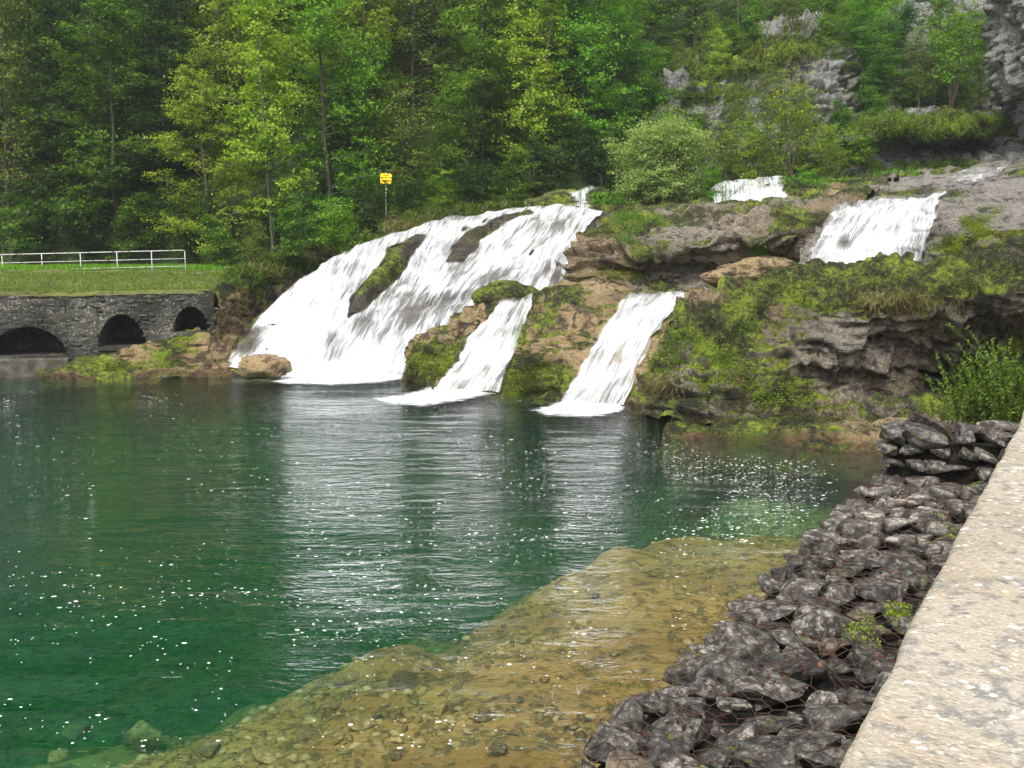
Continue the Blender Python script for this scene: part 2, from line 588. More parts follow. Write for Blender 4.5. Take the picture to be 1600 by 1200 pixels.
L1 = [
    [(328, 600, 35.6), (338, 570, 35.8), (370, 530, 36.4), (400, 495, 37), (435, 466, 37.8), (455, 462, 39), (475, 470, 40.5)],
    [(400, 605, 34.8), (410, 578, 35), (440, 535, 35.9), (480, 475, 37.2), (515, 415, 38.8), (535, 405, 40.5), (550, 410, 42)],
    [(480, 610, 34.7), (490, 586, 34.9), (520, 530, 36), (555, 455, 38), (590, 383, 40.3), (610, 376, 42), (625, 378, 44)],
    [(550, 612, 34.6), (560, 588, 34.8), (600, 510, 36.6), (640, 440, 38.8), (685, 353, 42), (705, 350, 44), (720, 352, 46)],
    [(600, 612, 34.6), (612, 588, 34.8), (660, 505, 36.8), (710, 430, 39.2), (765, 342, 42.8), (785, 338, 45), (800, 338, 47)],
    [(660, 612, 34.6), (680, 575, 35.2), (730, 490, 37), (780, 420, 39.5), (845, 334, 42.8), (860, 330, 45), (870, 328, 48)],
    [(780, 570, 35.6), (800, 520, 36.6), (825, 455, 38), (855, 400, 39.8), (898, 334, 42), (905, 330, 44.5), (910, 324, 48)],
    [(880, 480, 37), (884, 446, 38), (888, 430, 38.5), (900, 385, 40), (935, 340, 41.5), (950, 332, 44), (955, 322, 48)],
    [(930, 480, 36.5), (930, 450, 37.5), (935, 430, 38.2), (945, 390, 39.8), (970, 345, 41.3), (990, 332, 44), (1000, 322, 48)],
]
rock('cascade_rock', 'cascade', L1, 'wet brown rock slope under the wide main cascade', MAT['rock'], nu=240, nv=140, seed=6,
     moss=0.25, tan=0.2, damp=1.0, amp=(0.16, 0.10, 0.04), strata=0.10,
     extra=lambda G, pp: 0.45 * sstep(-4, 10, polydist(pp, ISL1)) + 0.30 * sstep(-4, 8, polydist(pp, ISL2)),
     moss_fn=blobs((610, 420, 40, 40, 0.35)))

L2 = [
    [(622, 606, 33.8), (630, 588, 34), (632, 575, 34.1), (636, 560, 34.3), (645, 545, 34.6), (665, 535, 35.4), (680, 560, 36.4)],
    [(648, 610, 33), (648, 594, 33.2), (655, 570, 33.3), (668, 540, 33.6), (700, 508, 34.1), (725, 497, 35.2), (760, 530, 36.4)],
    [(675, 618, 31.8), (675, 604, 32), (690, 572, 32.3), (712, 535, 32.8), (742, 478, 33.6), (760, 465, 35), (790, 500, 36.6)],
    [(692, 630, 30.6), (692, 612, 30.8), (728, 568, 31.4), (755, 525, 31.9), (788, 479, 32.8), (800, 464, 34.6), (820, 470, 36.8)],
    [(772, 632, 30), (772, 614, 30.3), (795, 575, 30.8), (812, 530, 31.2), (832, 476, 32.2), (840, 460, 34.2), (850, 460, 37)],
    [(810, 632, 30), (810, 613, 30.2), (822, 575, 30.2), (838, 535, 30.4), (862, 462, 31.8), (875, 453, 34), (885, 452, 37)],
    [(850, 635, 29.6), (850, 614, 29.8), (858, 575, 29.8), (875, 535, 30.2), (905, 460, 31.3), (915, 452, 33.8), (925, 450, 37)],
    [(885, 655, 28), (885, 636, 28.2), (915, 585, 28.8), (945, 535, 29.4), (985, 469, 30.5), (995, 457, 33.5), (1000, 452, 37)],
    [(970, 655, 27.3), (970, 634, 27.5), (995, 585, 28.2), (1020, 535, 28.9), (1062, 470, 30), (1068, 458, 33), (1075, 453, 37)],
    [(1005, 650, 26.8), (1003, 630, 27.2), (1022, 580, 27.8), (1048, 520, 28.5), (1080, 480, 29.6), (1092, 460, 32.5), (1105, 453, 37)],
]


def l2_calm(u, v):
    f2 = np.exp(-((u * 9 - 3.5) / 0.55) ** 2)
    f3 = np.exp(-((u * 9 - 7.5) / 0.6) ** 2)
    return 1 - 0.75 * np.maximum(f2, f3)


rock('central_rock', 'centre', L2, 'tan rock outcrop with mossy foot between the two narrow cascades', MAT['rock_tan'], nu=300, nv=170, seed=8,
     moss=0.27, tan=0.6, amp=(0.42, 0.28, 0.07), calm=l2_calm, strata=0.09,
     moss_fn=blobs((680, 565, 45, 30, 0.55), (830, 590, 55, 30, 0.6), (790, 455, 60, 15, 0.35), (890, 600, 30, 20, 0.3)),
     damp_fn=blobs((840, 480, 30, 20, 0.5), (930, 480, 40, 20, 0.3), (1010, 465, 70, 12, 0.9), (705, 500, 60, 40, 0.2), (875, 610, 14, 30, 0.4)))

rock('overhanging_rock', 'right', [
    [(985, 648, 26.8), (990, 630, 27), (1000, 605, 27.3), (1020, 570, 27.8), (1062, 495, 29.2), (1085, 478, 31), (1110, 470, 34)],
    [(1040, 662, 25.6), (1040, 642, 25.9), (1045, 600, 26.2), (1060, 550, 26.8), (1095, 485, 28.2), (1130, 460, 31), (1150, 455, 34)],
    [(1110, 668, 24.6), (1110, 648, 24.9), (1115, 600, 25.2), (1130, 540, 25.8), (1165, 460, 27.2), (1195, 446, 30), (1210, 444, 33)],
    [(1200, 672, 24), (1200, 650, 24.3), (1205, 600, 24.8), (1215, 530, 25), (1240, 452, 26.4), (1260, 438, 28.6), (1275, 440, 32)],
    [(1300, 672, 23.6), (1300, 650, 24), (1300, 600, 24.9), (1305, 525, 24.4), (1315, 455, 25.2), (1330, 428, 27.4), (1340, 430, 31)],
    [(1400, 672, 23.4), (1400, 648, 24), (1400, 600, 25.7), (1400, 530, 24.9), (1405, 460, 24.2), (1420, 418, 26.4), (1430, 420, 30)],
    [(1480, 668, 23.2), (1480, 642, 24), (1480, 600, 26.5), (1480, 535, 25.4), (1490, 460, 23.8), (1500, 408, 26), (1510, 410, 30)],
    [(1560, 665, 23), (1560, 642, 23.8), (1560, 595, 26.3), (1560, 530, 25.3), (1565, 460, 23.4), (1575, 395, 25.4), (1585, 400, 30)],
    [(1700, 660, 22.5), (1700, 640, 23.2), (1700, 590, 26), (1700, 530, 24.8), (1700, 460, 22.8), (1710, 375, 25), (1720, 385, 30)],
], 'large mossy overhanging rock with a dark hollow right of the narrow cascades', MAT['rock'], nu=320, nv=190, seed=12,
    moss=0.43, tan=0.35, amp=(0.60, 0.42, 0.10), strata=0.16,
    moss_fn=blobs((1130, 530, 90, 60, 0.22), (1350, 430, 250, 30, 0.55), (1250, 610, 90, 30, 0.3), (1330, 520, 60, 30, -0.45), (1330, 590, 70, 40, -0.3), (1450, 520, 70, 50, 0.1), (1090, 460, 50, 14, -0.5)),
    tan_fn=blobs((1080, 470, 60, 30, 0.5), (1000, 610, 40, 40, 0.5)),
    damp_fn=blobs((1450, 560, 90, 60, 0.35)))

rock('low_slab', 'low', [
    [(1020, 726, 22.6), (1040, 676, 23.4), (1050, 668, 24), (1060, 655, 25), (1080, 640, 26)],
    [(1085, 736, 22.0), (1085, 682, 22.8), (1090, 668, 23.4), (1105, 655, 24.6), (1120, 640, 26)],
    [(1160, 736, 21.8), (1160, 672, 23.6), (1165, 662, 24.0), (1175, 652, 24.8), (1190, 640, 26)],
    [(1240, 742, 21.4), (1240, 684, 22.4), (1250, 664, 22.9), (1262, 652, 24.2), (1275, 640, 26)],
    [(1300, 748, 20.8), (1300, 696, 21.5), (1305, 672, 21.9), (1315, 656, 23.6), (1330, 640, 26)],
    [(1370, 756, 20.4), (1370, 703, 21.2), (1375, 675, 21.6), (1385, 656, 23.2), (1400, 640, 26)],
    [(1460, 759, 20.0), (1460, 705, 20.8), (1465, 675, 21.4), (1475, 655, 23.0), (1490, 640, 26)],
    [(1640, 764, 19.6), (1640, 705, 20.4), (1645, 672, 21.2), (1655, 652, 22.8), (1670, 640, 26)],
], 'low ochre and dark rock slab lying at the water edge before the raised gabion', MAT['rock_tan'], nu=180, nv=70, seed=15,
    moss=0.2, tan=0.6, amp=(0.16, 0.16, 0.05), strata=0.05, damp=0.1, damp_fn=blobs((1290, 675, 30, 14, 0.7)),
    moss_fn=blobs((1100, 655, 40, 12, 0.35), (1240, 655, 50, 10, 0.4)))

rock('ledge_rock', 'mid', [
    [(885, 470, 36.6), (890, 446, 37.0), (892, 415, 37.5), (900, 390, 38), (925, 365, 39), (945, 345, 41), (955, 335, 44)],
    [(930, 470, 35.6), (932, 448, 36.0), (938, 418, 36), (945, 385, 36.6), (965, 360, 38), (985, 340, 41), (1000, 330, 45)],
    [(1000, 470, 34.6), (1000, 448, 35.0), (1005, 422, 35.6), (1010, 390, 35.0), (1025, 360, 37), (1045, 338, 41), (1060, 325, 46)],
    [(1090, 470, 34.4), (1090, 448, 34.9), (1092, 422, 35.6), (1095, 385, 34.4), (1105, 352, 36.4), (1120, 335, 40), (1135, 322, 46)],
    [(1180, 465, 34.2), (1180, 438, 34.6), (1180, 405, 35.2), (1182, 370, 34.2), (1190, 345, 36), (1200, 330, 40), (1215, 317, 46)],
    [(1250, 455, 34.4), (1248, 432, 34.6), (1250, 400, 35.0), (1255, 365, 33.8), (1260, 340, 35.4), (1270, 325, 39), (1290, 308, 46)],
    [(1290, 450, 34.6), (1285, 428, 34.6), (1290, 390, 34.8), (1298, 355, 34), (1305, 332, 35.2), (1330, 308, 40), (1360, 290, 46)],
    [(1330, 440, 35.6), (1325, 420, 35.6), (1320, 385, 35.4), (1325, 350, 35.2), (1345, 325, 36.5), (1380, 295, 42), (1420, 274, 48)],
], 'broad layered rock ledge with mossy top between the main cascade and the right cascade', MAT['rock'], nu=280, nv=150, seed=18,
    moss=0.33, tan=0.42, amp=(0.40, 0.30, 0.07), strata=0.20,
    moss_fn=blobs((1000, 355, 70, 18, 0.45), (1240, 350, 70, 16, 0.35), (1170, 345, 40, 8, -0.5), (1060, 365, 60, 10, -0.5), (1200, 400, 60, 30, 0.15), (930, 400, 30, 30, -0.4), (1200, 415, 40, 14, -0.6), (1130, 405, 150, 14, 0.2)),
    tan_fn=blobs((920, 400, 40, 40, 0.5), (1200, 415, 60, 16, 0.6), (960, 425, 60, 16, 0.4)))

L5 = [
    [(1222, 452, 32.5), (1240, 428, 32.6), (1268, 372, 33), (1294, 345, 33.6), (1325, 320, 37), (1370, 290, 44), (1400, 272, 50)],
    [(1320, 452, 31), (1325, 430, 31.2), (1340, 380, 31.6), (1370, 336, 32.4), (1400, 312, 36), (1430, 286, 43), (1460, 268, 50)],
    [(1400, 448, 30), (1402, 425, 30.2), (1415, 370, 30.6), (1440, 325, 31.4), (1470, 303, 35), (1500, 278, 42), (1520, 264, 49)],
    [(1450, 446, 29), (1450, 412, 29.2), (1455, 370, 29.4), (1478, 322, 30.2), (1510, 298, 34), (1545, 272, 41), (1570, 260, 48)],
    [(1530, 440, 28.2), (1530, 405, 28.4), (1530, 370, 28.6), (1540, 335, 29.6), (1570, 300, 33.5), (1595, 268, 40), (1610, 256, 47)],
    [(1610, 430, 27.8), (1610, 390, 28.0), (1610, 360, 28.2), (1615, 325, 29.2), (1640, 292, 33), (1660, 262, 40), (1670, 250, 47)],
    [(1760, 420, 27), (1760, 385, 27.3), (1760, 350, 27.6), (1765, 315, 28.6), (1780, 285, 33), (1800, 255, 40), (1810, 245, 47)],
]
rock('sloping_slab', 'slab', L5, 'bare pale grey sloping slab above the upper right cascade', MAT['rock_grey'], nu=260, nv=170, seed=22,
     moss=0.1, tan=0.1, damp=0.3, amp=(0.30, 0.22, 0.06), strata=0.12, calm=lambda u, v: 1 - 0.6 * np.exp(-((u * 6 - 1.4) / 1.3) ** 2) * (v < 0.55),
     moss_fn=blobs((1560, 375, 70, 22, 0.65), (1500, 395, 50, 20, 0.5), (1400, 300, 120, 6, 0.35), (1590, 270, 40, 10, 0.3)))

L6 = []
for px, yb, yt in ((820, 332, 316), (870, 326, 304), (900, 325, 303), (935, 324, 300), (960, 324, 310), (1060, 322, 312), (1110, 322, 308), (1128, 320, 290),
                   (1185, 320, 284), (1236, 318, 282), (1262, 316, 288), (1330, 312, 282), (1420, 300, 274), (1520, 285, 268), (1680, 270, 255)):
    L6.append([(px, yb + 14, 45.2), (px, yb, 45.6), (px, (yb + yt) / 2, 46.2), (px, yt, 47.0), (px + 2, yt - 4, 50.5), (px + 3, yt - 12, 58)])
rock('upper_ledge', 'upper', L6, 'narrow brown upper ledge carrying the two small cascades below the bushes', MAT['rock_tan'], nu=260, nv=60, seed=25,
     moss=0.50, tan=0.2, amp=(0.20, 0.16, 0.05), strata=0.08)

rock('limestone_crag', 'crag', [
    [(970, 305, 54), (970, 280, 55), (970, 250, 56), (970, 220, 57.5), (975, 195, 60), (980, 180, 68)],
    [(1035, 305, 53.5), (1035, 265, 54.5), (1035, 220, 55.5), (1035, 165, 56.5), (1040, 130, 58), (1045, 105, 66)],
    [(1100, 303, 53.5), (1100, 262, 54.5), (1100, 210, 55.5), (1100, 165, 56.0), (1100, 118, 57.5), (1105, 85, 66)],
    [(1160, 300, 53.5), (1160, 260, 54.5), (1160, 205, 55.6), (1160, 150, 57.0), (1160, 95, 59), (1165, 66, 66)],
    [(1230, 298, 53.5), (1230, 258, 54.5), (1230, 195, 55.5), (1230, 128, 57.0), (1230, 76, 58.5), (1235, 50, 66)],
    [(1290, 295, 53.5), (1290, 256, 54.5), (1290, 190, 55), (1290, 120, 56), (1290, 74, 58), (1295, 45, 66)],
    [(1335, 292, 53.5), (1335, 255, 54.5), (1335, 205, 55.5), (1335, 150, 57), (1335, 95, 60), (1340, 55, 67)],
    [(1370, 290, 54), (1370, 255, 56), (1370, 220, 58), (1370, 185, 60), (1370, 150, 63), (1372, 110, 70)],
], 'grey limestone crag with grassy ledges behind the round willow bush', MAT['cliff'], nu=200, nv=150, seed=28,
    moss=0.30, tan=0.15, amp=(1.2, 0.8, 0.22), strata=0.12,
    moss_fn=blobs((1200, 80, 130, 22, 0.5), (1140, 115, 90, 16, 0.4), (1120, 145, 80, 14, 0.35), (1030, 150, 40, 14, 0.3), (1080, 150, 30, 12, -0.5), (1300, 110, 30, 40, -0.2), (1160, 230, 120, 40, -0.2)))

rock('overhung_ledge', 'lip', [
    [(1310, 285, 52), (1310, 262, 53), (1312, 240, 53.5), (1315, 222, 52.5), (1320, 205, 53), (1330, 190, 58)],
    [(1360, 282, 50.5), (1360, 255, 51.5), (1362, 228, 52.4), (1365, 205, 50.5), (1370, 188, 51.5), (1378, 178, 58)],
    [(1420, 278, 50), (1420, 250, 50.6), (1422, 222, 52.2), (1425, 204, 49.4), (1430, 186, 50.5), (1438, 178, 58)],
    [(1480, 274, 50), (1480, 250, 50.6), (1482, 228, 52.6), (1485, 214, 49.2), (1490, 188, 50.2), (1496, 180, 58)],
    [(1530, 270, 49.5), (1530, 248, 50.6), (1532, 228, 52.6), (1535, 205, 49.8), (1540, 186, 50.6), (1546, 182, 58)],
    [(1580, 268, 48.5), (1580, 245, 49.4), (1582, 228, 50.4), (1585, 205, 50.4), (1590, 190, 51.6), (1596, 186, 58)],
    [(1700, 262, 46), (1700, 240, 46.6), (1700, 222, 47), (1700, 205, 48), (1700, 192, 50), (1710, 186, 58)],
], 'grey rock shelf with shaggy grass lip and dark undercut right of the crag', MAT['cliff'], nu=160, nv=100, seed=31,
    moss=0.2, tan=0.1, amp=(0.5, 0.4, 0.12), strata=0.1,
    moss_fn=blobs((1450, 195, 130, 16, 0.8), (1560, 200, 40, 14, 0.5), (1360, 195, 50, 14, 0.5), (1500, 262, 120, 10, 0.4)))

rock('rear_cliff', 'rear', [
    [(1350, 215, 60), (1350, 170, 61), (1350, 110, 62), (1352, 60, 63), (1356, 20, 64.5)],
    [(1400, 205, 58.5), (1400, 160, 59.5), (1400, 100, 60.2), (1404, 55, 61), (1408, 12, 64)],
    [(1460, 200, 57.6), (1460, 150, 58.2), (1462, 100, 59), (1464, 50, 60), (1468, -5, 63)],
    [(1520, 200, 57), (1520, 140, 57.5), (1522, 70, 58), (1524, 10, 58.5), (1528, -60, 61)],
    [(1600, 200, 55), (1600, 130, 55.5), (1602, 50, 56), (1604, -40, 57), (1608, -120, 60)],
    [(1750, 200, 50), (1750, 130, 50), (1752, 50, 50.5), (1754, -60, 51), (1758, -160, 55)],
], 'misty grey cliff wall rising behind the trees on the grassy shelf', MAT['cliff'], nu=150, nv=120, seed=34, moss=0.22, tan=0.05, amp=(1.0, 0.45, 0.10), strata=0.15)

rock('cliff_buttress', 'buttress', [
    [(1562, 268, 50), (1565, 225, 52.5), (1558, 180, 52), (1545, 130, 51.5), (1540, 60, 51.5), (1545, -20, 51.5), (1550, -110, 53)],
    [(1582, 268, 48), (1585, 225, 52), (1580, 182, 50), (1572, 130, 48.8), (1568, 60, 48.8), (1570, -20, 48.8), (1575, -110, 50)],
    [(1610, 266, 46.4), (1610, 225, 50.5), (1608, 185, 47.5), (1605, 130, 46), (1602, 60, 46.2), (1604, -20, 46.6), (1608, -110, 48)],
    [(1660, 262, 44.5), (1660, 225, 46.5), (1660, 185, 45), (1660, 130, 43.6), (1660, 60, 43.8), (1660, -20, 44.4), (1664, -110, 46)],
    [(1800, 255, 40), (1800, 220, 41), (1800, 180, 40), (1800, 130, 39.4), (1800, 60, 39.6), (1800, -20, 40), (1804, -110, 42)],
], 'pale grey cliff buttress with a cave-like foot at the right edge', MAT['cliff'], nu=120, nv=160, seed=37, moss=0.1, tan=0.08, amp=(1.0, 0.4, 0.08), strata=0.1)


def boulder(name, c, size, label, mat, seed, moss=0.3, tan=0.4, rz=0.0, n=40, group=None, cat='rock', damp=0.0):
    th = np.linspace(0, 2 * math.pi, n, endpoint=False)
    ph = np.linspace(-math.pi / 2, math.pi / 2, n // 2)
    T, Ph = np.meshgrid(th, ph, indexing='ij')
    D = np.stack([np.cos(Ph) * np.cos(T), np.cos(Ph) * np.sin(T), np.sin(Ph)], -1)
    r = 1 + 0.32 * fbm(D, 1.3, 3, seed) + 0.12 * billow(D, 2.6, 3, seed + 3)
    V = D * r[..., None] * np.array(size)
    ca, sa = math.cos(rz), math.sin(rz)
    V = V @ np.array([[ca, sa, 0], [-sa, ca, 0], [0, 0, 1]]) + np.asarray(c)
    nu, nv = V.shape[:2]
    i = np.arange(nu * nv).reshape(nu, nv)
    a, b = i, np.roll(i, -1, 0)
    Fq = np.stack([a[:, :-1].ravel(), b[:, :-1].ravel(), b[:, 1:].ravel(), a[:, 1:].ravel()], 1)
    ms = moss + 0.25 * (D[..., 2] - 0.3) + 0.3 * fbm(V, 0.9, 3, seed + 7)
    me = mesh_np(name, V, Fq, {'moss': ms, 'tan': tan + 0 * ms, 'damp': np.clip(damp + 0.9 * (1 - sstep(0.02, 0.25, V[..., 2])), 0, 1)})
    o = obj(name, me, mat)
    tag(o, label, cat, group)
    return o


boulder('boulder', P(415, 574, 33.6), (0.85, 0.6, 0.42), 'small brown boulder in the foam at the foot of the main cascade', MAT['rock_tan'], 3, 0.05, 0.8)
boulder('boulder', P(785, 463, 34.2), (1.1, 0.8, 0.45), 'mossy hump of rock at the head of the left narrow cascade', MAT['rock_tan'], 9, 0.55, 0.5)
boulder('boulder', P(1480, 185, 53), (1.0, 0.9, 0.6), 'dark mossy boulder at the foot of the many-stemmed tree on the shelf', MAT['cliff'], 12, 0.7, 0.2)
boulder('boulder', P(1195, 420, 34.1), (1.25, 0.7, 0.42), 'smooth pinkish tan boulder under the layered ledge left of the right cascade', MAT['rock_tan'], 21, -0.1, 1.0)
boulder('boulder', P(1145, 432, 34.2), (0.9, 0.6, 0.4), 'tan and grey boulder beside the pinkish one under the ledge', MAT['rock_tan'], 26, 0.15, 0.7)

# ------------------------------------------------------------------ falling water
t = NT('white_water')
uvn = t.coord('UV')
s1 = t.noise(t.vscale(uvn, (6.5, 0.55, 1)), 1.0, 5, 0.6, 0.6)
s2 = t.noise(t.vscale(uvn, (34.0, 1.0, 1)), 1.0, 4, 0.6, 0.3)
s3 = t.noise(t.vscale(uvn, (1.9, 0.55, 1)), 1.0, 4, 0.6, 0.8)
st = t.math('ADD', t.math('MULTIPLY', s1, 0.45), t.math('ADD', t.math('MULTIPLY', s2, 0.35), t.math('MULTIPLY', s3, 0.55)))
al = t.ss(t.math('ADD', t.math('MULTIPLY_ADD', st, 1.5, -0.43), t.attr('cover')), 0.86, 1.36)
al = t.math('MAXIMUM', al, t.ss(t.attr('cover'), 0.20, 0.6, 0.0, 0.26))
white = t.mix(t.ss(s2, 0.3, 0.6), (0.48, 0.52, 0.57), (0.84, 0.85, 0.86))
nb = t.bump(t.math('ADD', s1, t.math('MULTIPLY', s2, 0.6)), 0.55, 0.10)
wd = t.principled(white, 0.45, nb, 0.3)
wt = t.n('BsdfTranslucent', {'Color': (0.72, 0.75, 0.78), 'Normal': nb})
ws = t.n('MixShader', {0: 0.3, 1: wd.outputs[0], 2: wt.outputs[0]})
tp = t.n('BsdfTransparent')
MAT['fall'] = t.done(t.n('MixShader', {0: al, 1: tp.outputs[0], 2: ws.outputs[0]}))


def sheet(key, name, label, u0, u1, v0, v1, nu, nv, off=0.10, cover_fn=None, seed=1, edge=0.10, cover=0.62, group=None, ridge=0.07, endfade=0.06):
    G0 = NETS[key]
    Gd, Nd = GRIDS[key]
    a, b = G0.shape[:2]
    G = 0.45 * G0 + 0.55 * Gd
    N = gnormals(G0)
    uu = np.linspace(u0, u1, nu) * (a - 1)
    vv = np.linspace(v0, v1, nv) * (b - 1)
    ui, vi = np.minimum(uu.astype(int), a - 2), np.minimum(vv.astype(int), b - 2)
    fu, fv = (uu - ui)[:, None, None], (vv - vi)[None, :, None]

    def samp(A):
        return ((A[ui][:, vi] * (1 - fu) + A[ui + 1][:, vi] * fu) * (1 - fv) + (A[ui][:, vi + 1] * (1 - fu) + A[ui + 1][:, vi + 1] * fu) * fv)
    G, N = samp(G), samp(N)
    for _ in range(2):
        G[1:-1] = (G[:-2] + 2 * G[1:-1] + G[2:]) / 4
    du = np.linalg.norm(np.diff(G, axis=0), axis=-1).mean(1)
    dv = np.linalg.norm(np.diff(G, axis=1), axis=-1)
    U = np.concatenate([[0], np.cumsum(du)])[:, None] * np.ones((1, nv))
    Vv = np.concatenate([np.zeros((nu, 1)), np.cumsum(dv, axis=1)], 1)
    uv = np.stack([U + seed * 3.1, Vv + seed * 1.7], -1)
    q = np.stack([U * 3.0, Vv * 0.45, U * 0 + seed], -1)
    d = off + ridge * fbm(q, 1.0, 3, seed) + 0.05 * fbm(G, 1.6, 2, seed + 4)
    G = G + N * d[..., None]
    fu_ = np.linspace(0, 1, nu)[:, None] * np.ones((1, nv))
    w = (U[-1, 0])
    wob = 1.1 * fbm(np.stack([(fu_ > 0.5) * 9.0, Vv * 0.9, U * 0 + seed], -1), 1.0, 4, seed + 8, 0.6) - 0.1
    e = sstep(0, edge, np.minimum(fu_, 1 - fu_) + wob * edge)
    f_v = np.linspace(0, 1, nv)[None, :]
    cv = cover * e - 0.15 * (1 - e) - 0.35 * (1 - sstep(0, 0.02, np.minimum(fu_, 1 - fu_))) - 0.6 * (1 - sstep(0, endfade, 1 - f_v + 0 * fu_))
    cv = cv + 0.20 * fbm(np.stack([U * 0.5, Vv * 1.1, U * 0 + seed], -1), 1.0, 3, seed + 15)
    if cover_fn is not None:
        cv = cv + cover_fn(proj(G), G)
    me = grid_mesh(name, G, {'cover': cv}, uv)
    o = obj(name, me, MAT['fall'])
    tag(o, label, 'waterfall', group)
    return o


def main_cover(pp, G):
    pp = pp + 9 * np.stack([fbm(G, 0.9, 3, 81), fbm(G, 0.9, 3, 82)], -1)
    c = -1.6 * sstep(-6, 6, polydist(pp, ISL1)) - 1.6 * sstep(-5, 6, polydist(pp, ISL2))
    for (x, y, rx, ry, v) in ((395, 530, 22, 30, -0.32), (565, 510, 25, 22, -0.3), (640, 500, 45, 22, -0.22), (690, 470, 60, 20, -0.18),
                              (520, 545, 14, 30, -0.22), (870, 430, 22, 18, -0.3), (770, 490, 50, 16, -0.15), (650, 400, 16, 14, -0.3), (860, 350, 60, 12, -0.12), (790, 430, 80, 18, -0.1),
                              (470, 500, 55, 50, 0.25), (600, 570, 70, 16, 0.3), (760, 365, 40, 12, 0.1), (440, 575, 80, 14, 0.3)):
        c = c + v * np.exp(-((pp[..., 0] - x) / rx) ** 2 - ((pp[..., 1] - y) / ry) ** 2)
    return c


sheet('cascade', 'waterfall', 'widest white cascade spreading over the rock slope left of centre', 0.01, 0.895, 0.145, 0.80, 340, 200, 0.13, main_cover, 1, 0.02, 0.62, endfade=0.18)
sheet('centre', 'waterfall', 'small narrow cascade left of the tan outcrop in the middle', 2.72 / 9, 4.22 / 9, 0.15, 0.80, 150, 170, 0.14, None, 2, 0.12, 0.60, endfade=0.25)
sheet('centre', 'waterfall', 'narrow white cascade dropping right of the tan outcrop into the pool', 6.74 / 9, 8.28 / 9, 0.15, 0.80, 170, 180, 0.14, None, 3, 0.10, 0.62, endfade=0.25)
sheet('slab', 'waterfall', 'broad upper right cascade pouring from the pale sloping slab', 0.05 / 6, 3.05 / 6, 0.13, 0.64, 190, 170, 0.16, lambda pp, G: -0.35 * np.exp(-((pp[..., 0] - 1320) / 14) ** 2 - ((pp[..., 1] - 380) / 10) ** 2), 4, 0.06, 0.64, endfade=0.2)
u6 = lambda px: np.interp(px, [c[0][0] for c in L6], np.linspace(0, 1, len(L6)))
sheet('upper', 'waterfall', 'small stepped white cascade on the upper ledge right of the round willow', u6(1112), u6(1240), 0.17, 0.72, 100, 60, 0.10, None, 5, 0.14, 0.60, endfade=0.2)
sheet('upper', 'waterfall', 'tiny white cascade on the upper ledge left of the round willow', u6(878), u6(938), 0.17, 0.72, 60, 50, 0.10, None, 6, 0.34, 0.52, endfade=0.2)
sheet('slab', 'stream', 'thin white stream running over the top of the pale sloping slab', 1.7 / 6, 3.7 / 6, 0.70, 0.94, 90, 80, 0.16, None, 7, 0.30, 0.36, ridge=0.03, endfade=0.2)

# ------------------------------------------------------------------ pool: bed, water, foam
BP = [PZ(px, py, -0.75) for px, py in ((-260, 1120), (0, 1060), (250, 1030), (420, 990), (560, 945), (640, 918), (720, 932), (800, 896), (900, 852), (1000, 822), (1100, 818), (1200, 812), (1330, 775))]
BX, BY = [p[0] for p in BP], [p[1] for p in BP]


def bed_z(x, y):
    q = np.stack([x, y, x * 0], -1)
    yb = np.interp(x, BX, BY) + 1.6 * fbm(q, 0.6, 3, 70)
    d = y - yb
    z = -0.55 - 0.10 * np.clip(yb - y, -3, 6) * -0.5 - 1.15 * sstep(-3.0, 1.2, d) - 2.6 * sstep(0.0, 4.2, d)
    z = np.maximum(z, -1.30 - 3.0 * (1 - sstep(2.2, 5.4, x)))
    left = sstep(0.5, -4.0, x) * (1 - sstep(0, 1, d))
    z = z - 0.42 * left
    shore = sstep(34.5, 37.0, y)
    z = z * (1 - shore) - 0.1 * shore
    return z + 0.10 * fbm(q, 1.3, 4, 71) + 0.05 * billow(q, 3.0, 3, 72)


